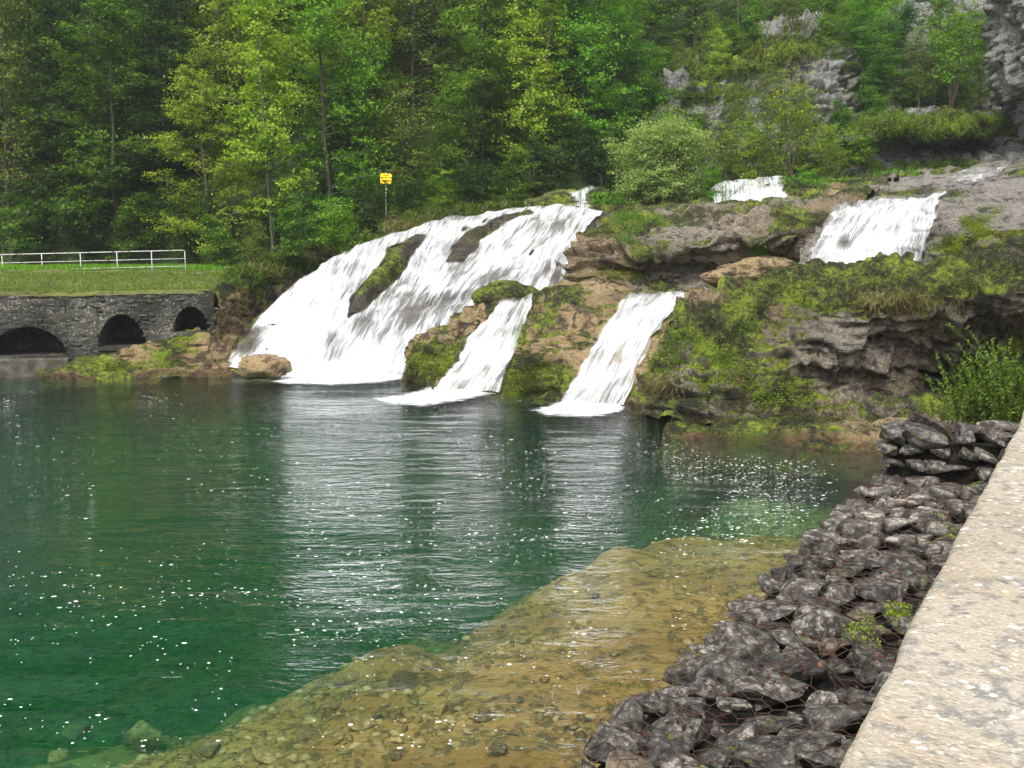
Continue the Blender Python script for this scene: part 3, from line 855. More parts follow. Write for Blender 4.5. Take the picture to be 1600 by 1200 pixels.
def build_pool():
    xs, ys = np.linspace(-34, 16, 210), np.linspace(2.5, 38, 180)
    X, Y = np.meshgrid(xs, ys, indexing='ij')
    G = np.stack([X, Y, bed_z(X, Y)], -1)
    t = NT('pool_bed')
    co = t.coord()
    n1, n2, n3 = t.noise(co, 0.7, 4), t.noise(co, 4.5, 6, 0.7), t.noise(co, 26, 4, 0.7)
    c = t.mix(t.ss(n1, 0.35, 0.65), (0.30, 0.165, 0.045), (0.41, 0.245, 0.08))
    c = t.mix(t.ss(n2, 0.52, 0.40, 0, 0.8), c, (0.08, 0.062, 0.022))
    c = t.mix(t.ss(n3, 0.55, 0.75, 0, 0.5), c, (0.45, 0.36, 0.20))
    c = t.mix(t.ss(n3, 0.45, 0.25, 0, 0.5), c, (0.10, 0.07, 0.03))
    m = t.done(t.principled(c, 0.95, t.bump(t.math('ADD', n2, t.math('MULTIPLY', n3, 0.4)), 0.9, 0.08), spec=0.1))
    tag(obj('pool_bed', grid_mesh('pool_bed', G, toward=(0, 15, 100)), m), kind='structure')

    # water: rippled skin over a closed body
    nx, ny = 270, 440
    xs = np.linspace(-34, 16, nx)
    ys = 2.5 + (np.linspace(0, 1, ny) ** 1.5) * 35.0
    X, Y = np.meshgrid(xs, ys, indexing='ij')
    q = np.stack([X, Y, X * 0], -1)
    near = 1 - sstep(7.5, 12.5, Y)
    z = 0.008 * fbm(q * np.array([0.55, 2.1, 1]), 1.0, 2, 90) * (0.5 + 1.2 * near)
    z = z + 0.085 * vnoise(q * np.array([0.85, 2.4, 1]) + 4, 95) * near * sstep(3.5, -0.5, X)
    G = np.stack([X, Y, z], -1)
    i = np.arange(nx * ny).reshape(nx, ny)
    Fq = grid_faces(nx, ny)
    V = G.reshape(-1, 3)
    ring = np.concatenate([i[:, 0], i[-1, 1:], i[-2::-1, -1], i[0, -2:0:-1]])
    lo = V[ring].copy()
    lo[:, 2] = -7.5
    b0 = len(V)
    k = np.arange(len(ring))
    k2 = (k + 1) % len(ring)
    side = np.stack([ring[k], b0 + k, b0 + k2, ring[k2]], 1)
    V = np.concatenate([V, lo])
    cen = len(V)
    V = np.concatenate([V, [[-9, 18, -7.5]]])
    me = mesh_np('pool_water', V, np.concatenate([Fq, side, np.stack([b0 + k, np.full(len(k), cen), np.full(len(k), cen), b0 + k2], 1)[:, [0, 1, 3, 3]][:0]]))
    t = NT('pool_water')
    co = t.coord()
    w1 = t.noise(t.vscale(co, (1.0, 2.6, 1)), 1.5, 3, 0.5, 0.3)
    w2 = t.noise(t.vscale(co, (1.0, 2.2, 1)), 5.5, 3, 0.55)
    patch = t.ss(t.noise(t.vscale(co, (1, 1, 1)), 0.16, 2), 0.38, 0.62, 0.35, 1.0)
    w3 = t.noise(t.vscale(co, (1.0, 2.4, 1)), 12.0, 2, 0.5)
    h = t.math('MULTIPLY', t.math('ADD', w1, t.math('ADD', t.math('MULTIPLY', w2, 0.5), t.math('MULTIPLY', w3, 0.12))), patch)
    nb = t.bump(h, 0.85, 0.125)
    gl = t.n('BsdfGlossy', {'Color': (1, 1, 1), 'Roughness': 0.04, 'Normal': nb})
    tr = t.n('BsdfTransparent', {'Color': (0.97, 0.99, 0.98)})
    fr = t.n('Fresnel', {'IOR': 1.23, 'Normal': nb})
    sh = t.n('MixShader', {0: fr.outputs[0], 1: tr.outputs[0], 2: gl.outputs[0]})
    ab = t.n('VolumeAbsorption', {'Color': (0.34, 0.80, 0.62), 'Density': 0.42})
    scv = t.n('VolumeScatter', {'Color': (0.02, 0.60, 0.46), 'Density': 0.018, 'Anisotropy': 0.0})
    vol = t.n('AddShader', {0: ab.outputs[0], 1: scv.outputs[0]})
    m = t.done(sh, vol)
    tag(obj('pool_water', me, m), kind='structure')


build_pool()

t = NT('foam')
co = t.coord()
fn = t.math('ADD', t.math('MULTIPLY', t.noise(t.vscale(co, (1, 2.6, 1)), 1.6, 6, 0.65, 0.5), 0.6), t.math('MULTIPLY', t.noise(t.vscale(co, (1, 2.0, 1)), 9, 4, 0.7), 0.4))
fa = t.ss(t.math('ADD', t.math('MULTIPLY_ADD', fn, 2.0, -0.5), t.attr('cover')), 0.55, 1.15)
fb = t.principled((0.85, 0.87, 0.88), 0.6, t.bump(fn, 0.5, 0.1))
MAT['foam'] = t.done(t.n('MixShader', {0: fa, 1: t.n('BsdfTransparent').outputs[0], 2: fb.outputs[0]}))


def foam_patch(poly, label, soft=14, lift=0.12, n=110, base=0.55, z0=0.03, core=None, zlev=0.0):
    xs = [p[0] for p in poly]
    ys = [p[1] for p in poly]
    gx = np.linspace(min(xs) - 12, max(xs) + 12, n * 2)
    gy = np.linspace(min(ys) - 6, max(ys) + 6, n)
    G = np.array([[PZ(x, y, zlev) for y in gy] for x in gx])
    d = polydist(proj(G), poly)
    c = -0.30 + (base + 0.30) * sstep(-5, soft + 5, d)
    G[..., 2] = zlev + z0 + lift * sstep(4, 22, d) * (0.6 + 0.6 * fbm(G, 1.6, 3, 5))
    tag(obj('foam', grid_mesh('foam', G, {'cover': c}), MAT['foam']), label, 'foam', kind='stuff')


foam_patch([(228, 590), (300, 572), (350, 564), (380, 566), (420, 572), (455, 574), (520, 572), (640, 574), (652, 592), (600, 602), (520, 606), (440, 604), (400, 594), (440, 584), (380, 582), (330, 583), (260, 593)], 'white foam band along the foot of the widest cascade', 9, 0.14, base=0.9)
foam_patch([(572, 622), (640, 610), (690, 596), (730, 590), (772, 604), (780, 620), (720, 632), (660, 642), (600, 637)], 'white foam fan under the small narrow cascade left of the outcrop', 14, 0.12, base=0.95)
foam_patch([(812, 642), (865, 628), (895, 615), (970, 618), (986, 638), (968, 652), (920, 660), (858, 656)], 'white foam fan under the narrow cascade right of the outcrop', 14, 0.12, base=0.95)
foam_patch([(1175, 668), (1200, 672), (1240, 682), (1265, 688), (1262, 692), (1225, 684), (1185, 674)], 'thin white foam line beside the low ochre slab', 1.5, 0.03, 60, 0.6)

# upper basin: shallow water behind the crest of the narrow cascades
t = NT('basin_water')
co = t.coord()
nb = t.bump(t.noise(t.vscale(co, (1, 2, 1)), 5, 3), 0.3, 0.05)
MAT['basin'] = t.done(t.principled((0.06, 0.07, 0.05), 0.08, nb, 0.5))
g = Tris()
pl = [PZ(x, y, 2.99) for x, y in ((870, 454.5), (930, 456), (985, 457), (1068, 457), (1105, 456), (1150, 452), (1140, 447.5), (1050, 447.5), (950, 447.5), (880, 447.5))]
g.v, g.f = pl, [list(range(len(pl)))]
tag(obj('basin_water', g.mesh('basin_water'), MAT['basin']), kind='structure')


def flecks():
    r = np.random.default_rng(5)
    V, Fq = [], []
    pts = []
    for k in range(5200):
        mode = r.random()
        if mode < 0.40:
            px, py = r.uniform(-20, 1250), 610 + 560 * r.random() ** 1.3
        elif mode < 0.62:
            px, py = r.normal(1170, 110), r.normal(760, 45)
        elif mode < 0.80:
            px, py = r.normal(900, 250), r.normal(760, 70)
        elif mode < 0.90:
            px = r.uniform(0, 330)
            py = 622 + r.normal(0, 10) - (px - 100) * 0.09
        else:
            px, py = r.normal(520, 200), r.normal(880, 80)
        if py < 598 or py > 1195:
            continue
        if px > 850 + 1.08 * (1200 - py) - 12:
            continue
        pts.append((px, py))
    for px, py in pts:
        if fbm(np.array([[px * 0.012, py * 0.03, 0.0]]), 1.0, 2, 44)[0] < 0.02 + 0.25 * (r.random() - 0.5):
            continue
        c = PZ(px, py, 0.016)
        s = (0.0036 + 0.009 * r.random() ** 4) * (1 + 0.05 * c[1])
        n = 7
        an = np.linspace(0, 2 * math.pi, n, endpoint=False) + r.random()
        rad = s * (0.7 + 0.6 * r.random(n))
        el = 1 + r.random() * 0.9
        b = len(V)
        for a, q in zip(an, rad):
            V.append([c[0] + math.cos(a) * q * el, c[1] + math.sin(a) * q, c[2]])
        V.append([c[0], c[1], c[2] + 0.004])
        for j in range(n):
            Fq.append([b + j, b + (j + 1) % n, b + n])
    me = mesh_np('foam_flecks', np.array(V), np.array(Fq))
    t = NT('foam_fleck')
    tag(obj('foam_flecks', me, t.done(t.principled((0.8, 0.82, 0.8), 0.6))), 'tiny white foam flecks drifting on the green pool', 'foam', kind='stuff')


flecks()

# ------------------------------------------------------------------ stones (shared shapes)
def stone_mesh(name, seed, dims, rough=0.10, sub=2):
    import bmesh
    r = np.random.default_rng(seed)
    bm = bmesh.new()
    n = 15
    pts = r.normal(size=(n, 3))
    pts /= np.linalg.norm(pts, axis=1, keepdims=True)
    pts = np.sign(pts) * np.abs(pts) ** 0.62
    for p in pts:
        bm.verts.new(tuple(p * (0.82 + 0.3 * r.random())))
    res = bmesh.ops.convex_hull(bm, input=bm.verts)
    bmesh.ops.delete(bm, geom=[v for v in bm.verts if not v.link_faces], context='VERTS')
    bmesh.ops.subdivide_edges(bm, edges=bm.edges, cuts=sub, use_grid_fill=True)
    bmesh.ops.triangulate(bm, faces=bm.faces)
    bmesh.ops.smooth_vert(bm, verts=bm.verts, factor=0.35, use_axis_x=True, use_axis_y=True, use_axis_z=True)
    V = np.array([v.co for v in bm.verts])
    ext = np.abs(V).max(0)
    V = V / ext
    V = V * (1 + rough * fbm(V + seed * 7.7, 1.6, 3, seed)[:, None])
    for v, c in zip(bm.verts, V):
        v.co = tuple(c * np.array(dims) * 0.5)
    me = bpy.data.meshes.new(name)
    bm.to_mesh(me)
    bm.free()
    return me


def stone_mat(name, base=(0.085, 0.080, 0.073), light=(0.40, 0.36, 0.295), dark=(0.016, 0.014, 0.012), warm=(0.24, 0.17, 0.105), warmth=0.965, moss=0.60):
    t = NT(name)
    oi = t.n('ObjectInfo')
    rnd = oi.outputs['Random']
    co = t.n('VectorMath', {0: t.coord(), 1: t.n('CombineXYZ', {0: t.math('MULTIPLY', rnd, 37.0), 1: t.math('MULTIPLY', rnd, 91.0), 2: 0.0}).outputs[0]}, operation='ADD').outputs[0]
    n1, n2, n3 = t.noise(co, 5, 5, 0.65), t.noise(co, 16, 5, 0.65), t.noise(co, 60, 3, 0.6)
    c = t.mix(t.ss(n1, 0.35, 0.65), dark, base)
    c = t.mix(t.ss(t.math('ADD', t.math('MULTIPLY', n1, 0.5), t.math('MULTIPLY', n2, 0.5)), 0.50, 0.66, 0, 0.55), c, light)
    c = t.mix(t.math('MULTIPLY', t.ss(rnd, warmth, warmth + 0.01), t.ss(n1, 0.35, 0.65, 0.1, 0.75)), c, warm)
    c = t.n('HueSaturation', {'Value': t.math('ADD', 0.45, t.math('MULTIPLY', t.math('FRACT', t.math('MULTIPLY', rnd, 7.31)), 1.35)), 'Color': c}).outputs[0]
    c = t.mix(t.ss(n3, 0.62, 0.74, 0, 0.3), c, (0.5, 0.47, 0.42))
    mm = t.math('MULTIPLY', t.ss(t.noise(co, 3.0, 4), moss, moss + 0.08), t.ss(t.math('FRACT', t.math('MULTIPLY', rnd, 13.7)), 0.55, 0.6))
    c = t.mix(mm, c, (0.07, 0.085, 0.012))
    h = t.math('ADD', n1, t.math('ADD', t.math('MULTIPLY', n2, 0.5), t.math('MULTIPLY', n3, 0.15)))
    return t.done(t.principled(c, 0.55, t.bump(h, 0.6, 0.025), spec=0.3))


MAT['gabion_stone'] = stone_mat('gabion_stone')
MAT['wall_stone'] = stone_mat('wall_stone', (0.034, 0.032, 0.028), (0.13, 0.12, 0.10), (0.012, 0.011, 0.009), (0.10, 0.08, 0.05), 0.95, 0.52)
MAT['bed_stone'] = stone_mat('bed_stone', (0.26, 0.165, 0.06), (0.38, 0.26, 0.11), (0.11, 0.07, 0.025), (0.3, 0.2, 0.1), 0.9, 0.9)
STONES = [stone_mesh('stone', 100 + k, d) for k, d in enumerate([(1, .72, .5), (1, .6, .42), (1, .8, .6), (1, .65, .55), (1, .55, .5), (1, .9, .55), (1, .7, .38), (1, .62, .62), (1, .78, .45), (1, .5, .4), (1, .85, .7), (1, .66, .48)])]
for s in STONES:
    s.materials.append(MAT['gabion_stone'])
WSTONES = [stone_mesh('wall_stone', 200 + k, d, 0.08, 1) for k, d in enumerate([(1, .45, .5), (1, .4, .42), (1, .5, .6), (1, .5, .36), (1, .4, .7), (1, .5, .5)])]
for s in WSTONES:
    s.materials.append(MAT['wall_stone'])
BSTONES = [stone_mesh('bed_stone', 300 + k, d, 0.16, 2) for k, d in enumerate([(1, .8, .35), (1, .6, .3), (1, .9, .45), (1, .7, .4)])]
for s in BSTONES:
    s.materials.append(MAT['bed_stone'])

# ------------------------------------------------------------------ parapet and gabions
VPX = 1713.0
ang = math.atan((VPX - 800) / F / CT)
AX = np.array([math.sin(ang), math.cos(ang), 0.0])      # along the path
SX = np.array([math.cos(ang), -math.sin(ang), 0.0])     # to the right of it
PAR_Z = CAM_H - 0.62
p_edge = PZ(1300, 1200, PAR_Z)
PAR_S = float(p_edge @ SX)                               # side offset of the parapet's inner edge


def parapet():
    root = empty('parapet_wall', tuple(AX * 6 + SX * (PAR_S + 0.4)))
    nt, ns = 420, 60
    tt = -2 + 26 * np.linspace(0, 1, nt) ** 1.6
    prof = [(0.012, -3.4), (0.004, -0.12), (0.0, -0.018), (0.004, -0.005), (0.014, 0.0)] + [(s, 0.0) for s in np.linspace(0.03, 0.74, 44)] + [(0.77, -0.006), (0.80, -0.03), (0.80, -1.2)]
    G = np.zeros((nt, len(prof), 3))
    for j, (s, z) in enumerate(prof):
        G[:, j] = AX * tt[:, None] + SX * (PAR_S + s) + np.array([0, 0, PAR_Z + z])
    N = gnormals(G, (0, 0, 60))
    d = 0.006 * fbm(G, 2.2, 3, 3) + 0.004 * fbm(G, 14, 3, 5)
    G = G + N * d[..., None]
    wear = 0.010 * fbm(G, 3.0, 4, 7) + 0.012 * np.clip(fbm(G, 7.0, 3, 8) - 0.25, 0, 1)
    wear[:, 5:] = 0
    G = G + SX * wear[..., None] * np.array([0, .6, 1.0, 1.0, 0.8] + [0] * (len(prof) - 5))[None, :, None]
    t = NT('parapet_stone')
    co = t.coord()
    n1, n2, n3, n4 = t.noise(co, 1.1, 5, 0.6), t.noise(co, 7, 5, 0.65), t.noise(co, 34, 4, 0.65), t.noise(co, 120, 3, 0.6)
    n5 = t.noise(co, 2.6, 4, 0.6)
    c = t.ramp(t.math('ADD', t.math('MULTIPLY', n1, 0.6), t.math('MULTIPLY', n5, 0.4)), [(0.36, (0.26, 0.21, 0.145)), (0.5, (0.345, 0.295, 0.225)), (0.64, (0.395, 0.36, 0.30))])
    c = t.mix(t.ss(n2, 0.50, 0.66, 0, 0.55), c, (0.33, 0.30, 0.27))
    c = t.mix(t.ss(t.math('ADD', n3, t.math('MULTIPLY', n2, 0.5)), 0.74, 0.90, 0, 0.75), c, (0.16, 0.155, 0.15))
    c = t.mix(t.ss(n4, 0.56, 0.68, 0, 0.6), c, (0.20, 0.17, 0.13))
    c = t.mix(t.ss(n4, 0.44, 0.32, 0, 0.5), c, (0.62, 0.57, 0.48))
    for sc_, lo_, rad_, colr, str_ in ((26.0, 0.80, 0.30, (0.74, 0.72, 0.68), 0.9), (48.0, 0.72, 0.32, (0.70, 0.66, 0.58), 0.7), (34.0, 0.74, 0.34, (0.12, 0.12, 0.12), 0.7), (14.0, 0.86, 0.30, (0.68, 0.67, 0.64), 0.8)):
        sp = t.n('TexVoronoi', {'Vector': co, 'Scale': sc_, 'Randomness': 1.0})
        pick = t.ss(t.n('SeparateColor', {0: sp.outputs['Color']}).outputs[0], lo_, lo_ + 0.16)
        rag = t.math('ADD', sp.outputs['Distance'], t.math('MULTIPLY', t.math('SUBTRACT', t.noise(co, sc_ * 3, 3), 0.5), 0.5))
        c = t.mix(t.math('MULTIPLY', t.ss(rag, rad_, rad_ - 0.10), t.math('MULTIPLY', pick, str_)), c, colr)
    nz = t.n('SeparateXYZ', {0: t.n('NewGeometry').outputs['Normal']}).outputs[2]
    c = t.mix(t.ss(nz, 0.85, 0.35, 0, 0.75), c, (0.27, 0.27, 0.10))
    h = t.math('ADD', t.math('MULTIPLY', n3, 0.7), t.math('ADD', t.math('MULTIPLY', n4, 0.45), t.math('MULTIPLY', n2, 0.5)))
    m = t.done(t.principled(c, 0.9, t.bump(h, 0.9, 0.014), spec=0.2))
    o = obj('coping', grid_mesh('coping', G, toward=(0, 0, 60)), m)
    o.parent = root
    o.matrix_parent_inverse = Matrix.Translation(-root.location)
    tag(root, 'sandy lichen-spotted stone parapet running along the right foreground', 'wall')
    # the path behind the parapet
    g = Tris()
    a0 = SX * (PAR_S + 0.78)
    b0 = SX * (PAR_S + 9)
    z = np.array([0, 0, PAR_Z - 0.95])
    g.v = [AX * -30 + a0 + z, AX * -30 + b0 + z, AX * 40 + b0 + z, AX * 40 + a0 + z]
    g.f = [[0, 1, 2, 3]]
    tag(obj('path', g.mesh('path'), plain_mat('asphalt', (0.045, 0.045, 0.045), (0.07, 0.068, 0.065), 20)), kind='structure')


parapet()

GZ = 1.3
g0 = PZ(850, 1200, GZ)
GS = float(g0 @ SX)                                     # side offset of the gabion's water edge
T0 = 2.3
T1 = float(PZ(1390, 738, GZ) @ AX)                      # where the raised gabion starts
RZ = GZ + 0.60
T2 = float(PZ(1430, 668, RZ) @ AX) + 0.6


def gabion(name, label, s0, s1, t0, t1, z, seed, nmax=300, px=0.32, py=0.24, face=False):
    r = np.random.default_rng(seed)
    root = empty(name, tuple(AX * t0 + SX * s0 + np.array([0, 0, -1.0])))
    inv = Matrix.Translation(-root.location)
    # rubble core, coloured near black for the shade in the gaps
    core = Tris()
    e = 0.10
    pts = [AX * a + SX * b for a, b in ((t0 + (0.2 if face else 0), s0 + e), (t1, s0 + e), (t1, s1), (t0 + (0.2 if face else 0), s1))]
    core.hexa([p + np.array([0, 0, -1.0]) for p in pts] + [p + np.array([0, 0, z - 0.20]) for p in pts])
    co = obj('shaded_rubble_core', core.mesh('shaded_rubble_core'), plain_mat('shaded_rubble_core', (0.008, 0.007, 0.006), (0.025, 0.02, 0.016), 9, 0.9, 1.0, 0.1))
    co.parent = root
    co.matrix_parent_inverse = inv
    spots = []
    row = 0
    tcur = t0
    while tcur < t1:
        pitch = py * (0.85 + 0.3 * r.random())
        s = s0 + px * 0.10 + (px * 0.30 * (row % 2)) * r.random()
        while s < s1 - 0.02:
            w = px * (0.6 + 0.9 * r.random() ** 1.2)
            spots.append((tcur + pitch * 0.5 + r.normal(0, 0.03), s + w * 0.25, w, pitch))
            s += w * 0.86
        tcur += pitch * 0.94
        row += 1
    spots.sort()
    vs, fs = [], []
    made = 0
    left_v, left_f = [], []
    lst = []
    for (tt, ss, w, pt) in spots:
        lst.append((tt, ss, z - 0.115 + r.normal(0, 0.036), w * 0.98, r.normal(0, 0.35)))
        # water-side face
    k = 0
    if True:
        tt = t0 + 0.15
        while tt < t1:
            for zz in np.arange(z - 0.32, -0.2, -0.24):
                if r.random() < 0.9:
                    lst.append((tt + r.normal(0, 0.04), s0 + 0.13, zz + r.normal(0, 0.02), 0.33, math.pi / 2 + r.normal(0, 0.2)))
            tt += 0.30
    if face:
        for ss in np.arange(s0 + 0.15, s1, 0.30):
            for zz in np.arange(z - 0.30, GZ - 0.1, -0.21):
                lst.append((t0 + 0.10, ss + r.normal(0, 0.04), zz, 0.34, r.normal(0, 0.25)))
    tops = len(spots)
    for idx, (tt, ss, zz, w, rot) in enumerate(lst):
        me = STONES[r.integers(len(STONES))]
        loc = AX * tt + SX * ss + np.array([0, 0, zz])
        M = Matrix.Translation(Vector(loc)) @ Matrix.Rotation(-ang + rot + (math.pi if r.random() < .5 else 0), 4, 'Z') @ Matrix.Rotation(r.normal(0, 0.22), 4, 'X') @ Matrix.Rotation(r.normal(0, 0.16), 4, 'Y') @ Matrix.Diagonal((w, w * (0.9 + 0.3 * r.random()), w * (0.80 + 0.35 * r.random()), 1))
        V = np.array([M @ v.co for v in me.vertices])
        Ft = np.array([p.vertices[:] for p in me.polygons])
        if idx < nmax:
            o = bpy.data.objects.new('stone', me)
            COL.objects.link(o)
            o.parent = root
            o.matrix_parent_inverse = inv
            o.matrix_basis = M
        else:
            left_v.append(V)
            left_f.append(Ft + sum(len(a) for a in left_v[:-1]))
        fs.append(Ft + sum(len(a) for a in vs))
        vs.append(V)
    if left_v:
        o = obj('side_stones', mesh_np('side_stones', np.concatenate(left_v), np.concatenate(left_f), smooth=False), MAT['gabion_stone'])
        o.parent = root
        o.matrix_parent_inverse = inv
        o['kind'] = 'stuff'
    bvh = BVHTree.FromPolygons([tuple(v) for v in np.concatenate(vs)], [tuple(map(int, f)) for f in np.concatenate(fs)])
    # wire netting draped over the stones
    hs = 0.15
    nodes, edges = {}, []
    nr = int((t1 - t0) / (hs * 0.75)) + 1
    nc = int((s1 - s0) / hs) + 1

    def nod(i, j):
        if (i, j) not in nodes:
            nodes[(i, j)] = len(nodes)
        return nodes[(i, j)]
    for i in range(0, nr):
        for j in range(0, nc):
            # brick-pattern hexagons
            sj = j + (0.5 if (i // 1) % 2 else 0.0)
            a = nod(i, (j, 0))
            b = nod(i, (j, 1))
            edges.append((a, b))
            if i + 1 < nr:
                if i % 2 == 0:
                    edges.append((b, nod(i + 1, (j, 0))))
                    if j > 0:
                        edges.append((b, nod(i + 1, (j - 1, 0))))
                else:
                    edges.append((b, nod(i + 1, (j, 0))))
                    if j + 1 < nc:
                        edges.append((b, nod(i + 1, (j + 1, 0))))
    XY = np.zeros((len(nodes), 3))
    for (i, (j, e_)), k in nodes.items():
        tt = t0 + (i + (0.12 if e_ == 0 else 0.62)) * hs * 0.75 + r.normal(0, 0.008)
        ss = s0 - 0.02 + (j + (0.5 if i % 2 else 0.0)) * hs + r.normal(0, 0.008)
        p = AX * tt + SX * ss
        hit = bvh.ray_cast(Vector((p[0], p[1], z + 1.5)), Vector((0, 0, -1)))[0]
        p[2] = max(hit[2] if hit is not None else -9, z - 0.22)
        XY[k] = p
    E = np.array(edges)
    h = XY[:, 2].copy()
    for _ in range(7):
        acc, cnt = np.zeros(len(h)), np.zeros(len(h))
        np.add.at(acc, E[:, 0], h[E[:, 1]])
        np.add.at(acc, E[:, 1], h[E[:, 0]])
        np.add.at(cnt, E[:, 0], 1)
        np.add.at(cnt, E[:, 1], 1)
        h = np.maximum(h, acc / np.maximum(cnt, 1))
    XY[:, 2] = h + 0.008
    A, B = XY[E[:, 0]], XY[E[:, 1]]
    D = B - A
    D /= np.linalg.norm(D, axis=1, keepdims=True) + 1e-9
    s_ = np.cross(D, np.array([0, 0, 1.0]))
    s_ /= np.linalg.norm(s_, axis=1, keepdims=True) + 1e-9
    u_ = np.cross(s_, D)
    rad = 0.0030
    ofs = [u_ * rad, (-0.5 * u_ + 0.87 * s_) * rad, (-0.5 * u_ - 0.87 * s_) * rad]
    V = np.stack([A + o_ for o_ in ofs] + [B + o_ for o_ in ofs], 1).reshape(-1, 3)
    b = np.arange(len(E))[:, None] * 6
    Fq = np.concatenate([b + np.array([[0, 1, 4, 3]]), b + np.array([[1, 2, 5, 4]]), b + np.array([[2, 0, 3, 5]])])
    o = obj('wire_netting', mesh_np('wire_netting', V, Fq), plain_mat('rusty_wire', (0.055, 0.035, 0.03), (0.10, 0.05, 0.035), 30, 0.7, spec=0.3))
    o.parent = root
    o.matrix_parent_inverse = inv
    tag(root, label, 'gabion')
    return bvh


bv1 = gabion('gabion', 'long gabion of dark grey stones under rusty wire netting beside the parapet', GS, PAR_S - 0.01, T0, T1 + 0.1, GZ, 41)
bv2 = gabion('gabion', 'raised gabion block of dark flat stones at the far end of the netted stones', GS + 0.05, PAR_S - 0.01, T1 + 0.12, T2, RZ, 47, 260, 0.46, 0.34, True)


def quads_from(C, Nn, Ln, L, W):
    """leaf-like rhombs: centre, normal, long axis, length, width"""
    Nn = Nn / (np.linalg.norm(Nn, axis=1, keepdims=True) + 1e-9)
    Ln = Ln - (Ln * Nn).sum(1, keepdims=True) * Nn
    Ln = Ln / (np.linalg.norm(Ln, axis=1, keepdims=True) + 1e-9)
    S = np.cross(Nn, Ln)
    L, W = np.asarray(L).reshape(-1, 1), np.asarray(W).reshape(-1, 1)
    V = np.stack([C - Ln * L * 0.5, C + S * W * 0.5 + Nn * W * 0.12, C + Ln * L * 0.5, C - S * W * 0.5 + Nn * W * 0.12], 1).reshape(-1, 3)
    Fq = np.arange(len(C) * 4).reshape(-1, 4)
    return V, Fq


def leaves_mesh(name, C, Nn, Ln, L, W, var):
    V, Fq = quads_from(C, Nn, Ln, L, W)
    return mesh_np(name, V, Fq, {'var': np.repeat(var, 4)}, smooth=False)


def litter():
    r = np.random.default_rng(8)
    C, Nn, Ln = [], [], []
    cl = [(T0 + (T1 - T0) * r.random(), GS + 0.2 + (PAR_S - GS - 0.3) * r.random()) for _ in range(60)]
    for _ in range(900):
        c = cl[r.integers(len(cl))]
        p = AX * (c[0] + r.normal(0, 0.13)) + SX * min(c[1] + r.normal(0, 0.13), PAR_S - 0.05)
        h = bv1.ray_cast(Vector((p[0], p[1], 3)), Vector((0, 0, -1)))
        zz = h[0][2] if h[0] is not None else GZ - 0.2
        if zz > GZ - 0.01 and r.random() < 0.75:
            continue
        C.append([p[0], p[1], zz + 0.012])
        Nn.append([r.normal(0, .5), r.normal(0, .5), 1])
        Ln.append(r.normal(size=3))
    C = np.array(C)
    n = len(C)
    me = leaves_mesh('leaf_litter', C, np.array(Nn), np.array(Ln), 0.03 + 0.045 * r.random(n), 0.02 + 0.025 * r.random(n), r.random(n) ** 1.8)
    tag(obj('leaf_litter', me, LEAF['dead']), 'red-brown dead leaves caught between the gabion stones', 'leaves', kind='stuff')
    # moss cushions between the stones
    C, Nn = [], []
    cl = [(T0 + (T1 - T0) * r.random() ** 0.8, PAR_S - 0.05 - 1.5 * r.random() ** 2.2) for _ in range(46)]
    for c in cl:
        w = 0.05 + 0.07 * r.random()
        for _ in range(420):
            p = AX * (c[0] + r.normal(0, w)) + SX * min(c[1] + r.normal(0, w), PAR_S - 0.02)
            h = bv1.ray_cast(Vector((p[0], p[1], 3)), Vector((0, 0, -1)))
            if h[0] is None:
                continue
            C.append(list(h[0] + Vector((0, 0, 0.012 * r.random()))))
            Nn.append(list(h[1] + Vector(r.normal(0, 0.5, 3))))
    C = np.array(C)
    n = len(C)
    me = leaves_mesh('moss', C, np.array(Nn), r.normal(size=(n, 3)), 0.016 + 0.012 * r.random(n), 0.010 + 0.006 * r.random(n), np.clip(0.45 + 0.3 * r.normal(size=n), 0, 1))
    tag(obj('moss', me, LEAF['moss']), 'yellow-green moss tufts growing between the gabion stones', 'moss', kind='stuff')


litter()

# stones lying on the bed
r = np.random.default_rng(77)
BED = [(630, 1068, 0.62), (872, 917, 0.36), (912, 972, 0.30), (665, 1040, 0.4), (565, 1128, 0.5), (760, 1118, 0.42), (690, 1108, 0.28), (880, 1132, 0.32), (540, 1060, 0.5),
       (735, 1050, 0.3), (820, 1000, 0.26), (960, 1020, 0.25), (1010, 890, 0.3), (1120, 838, 0.45), (600, 960, 0.5), (480, 1150, 0.4), (420, 1180, 0.5), (330, 1170, 0.5), (220, 1150, 0.6),
       (120, 1140, 0.55), (780, 1170, 0.3), (620, 1180, 0.3), (930, 930, 0.2), (850, 1060, 0.22), (700, 985, 0.3), (90, 1180, 0.5), (520, 1105, 0.3), (910, 1075, 0.22), (1060, 950, 0.2), (770, 940, 0.3)]
for k, (px, py, w) in enumerate(BED):
    p = PZ(px, py, -0.55)
    for _ in range(3):
        zb = float(bed_z(np.array([p[0]]), np.array([p[1]]))[0])
        p = PZ(px, py, zb + 0.03)
    o = obj('submerged_stone', BSTONES[k % 4])
    o.location = p
    o.rotation_euler = (r.normal(0, 0.12), r.normal(0, 0.12), r.random() * 6)
    w *= 0.72
    o.scale = (w, w, w * 1.1)
    tag(o, 'brown stone lying on the shallow bed under clear water', 'stone', 'submerged stones on the shallow shelf')
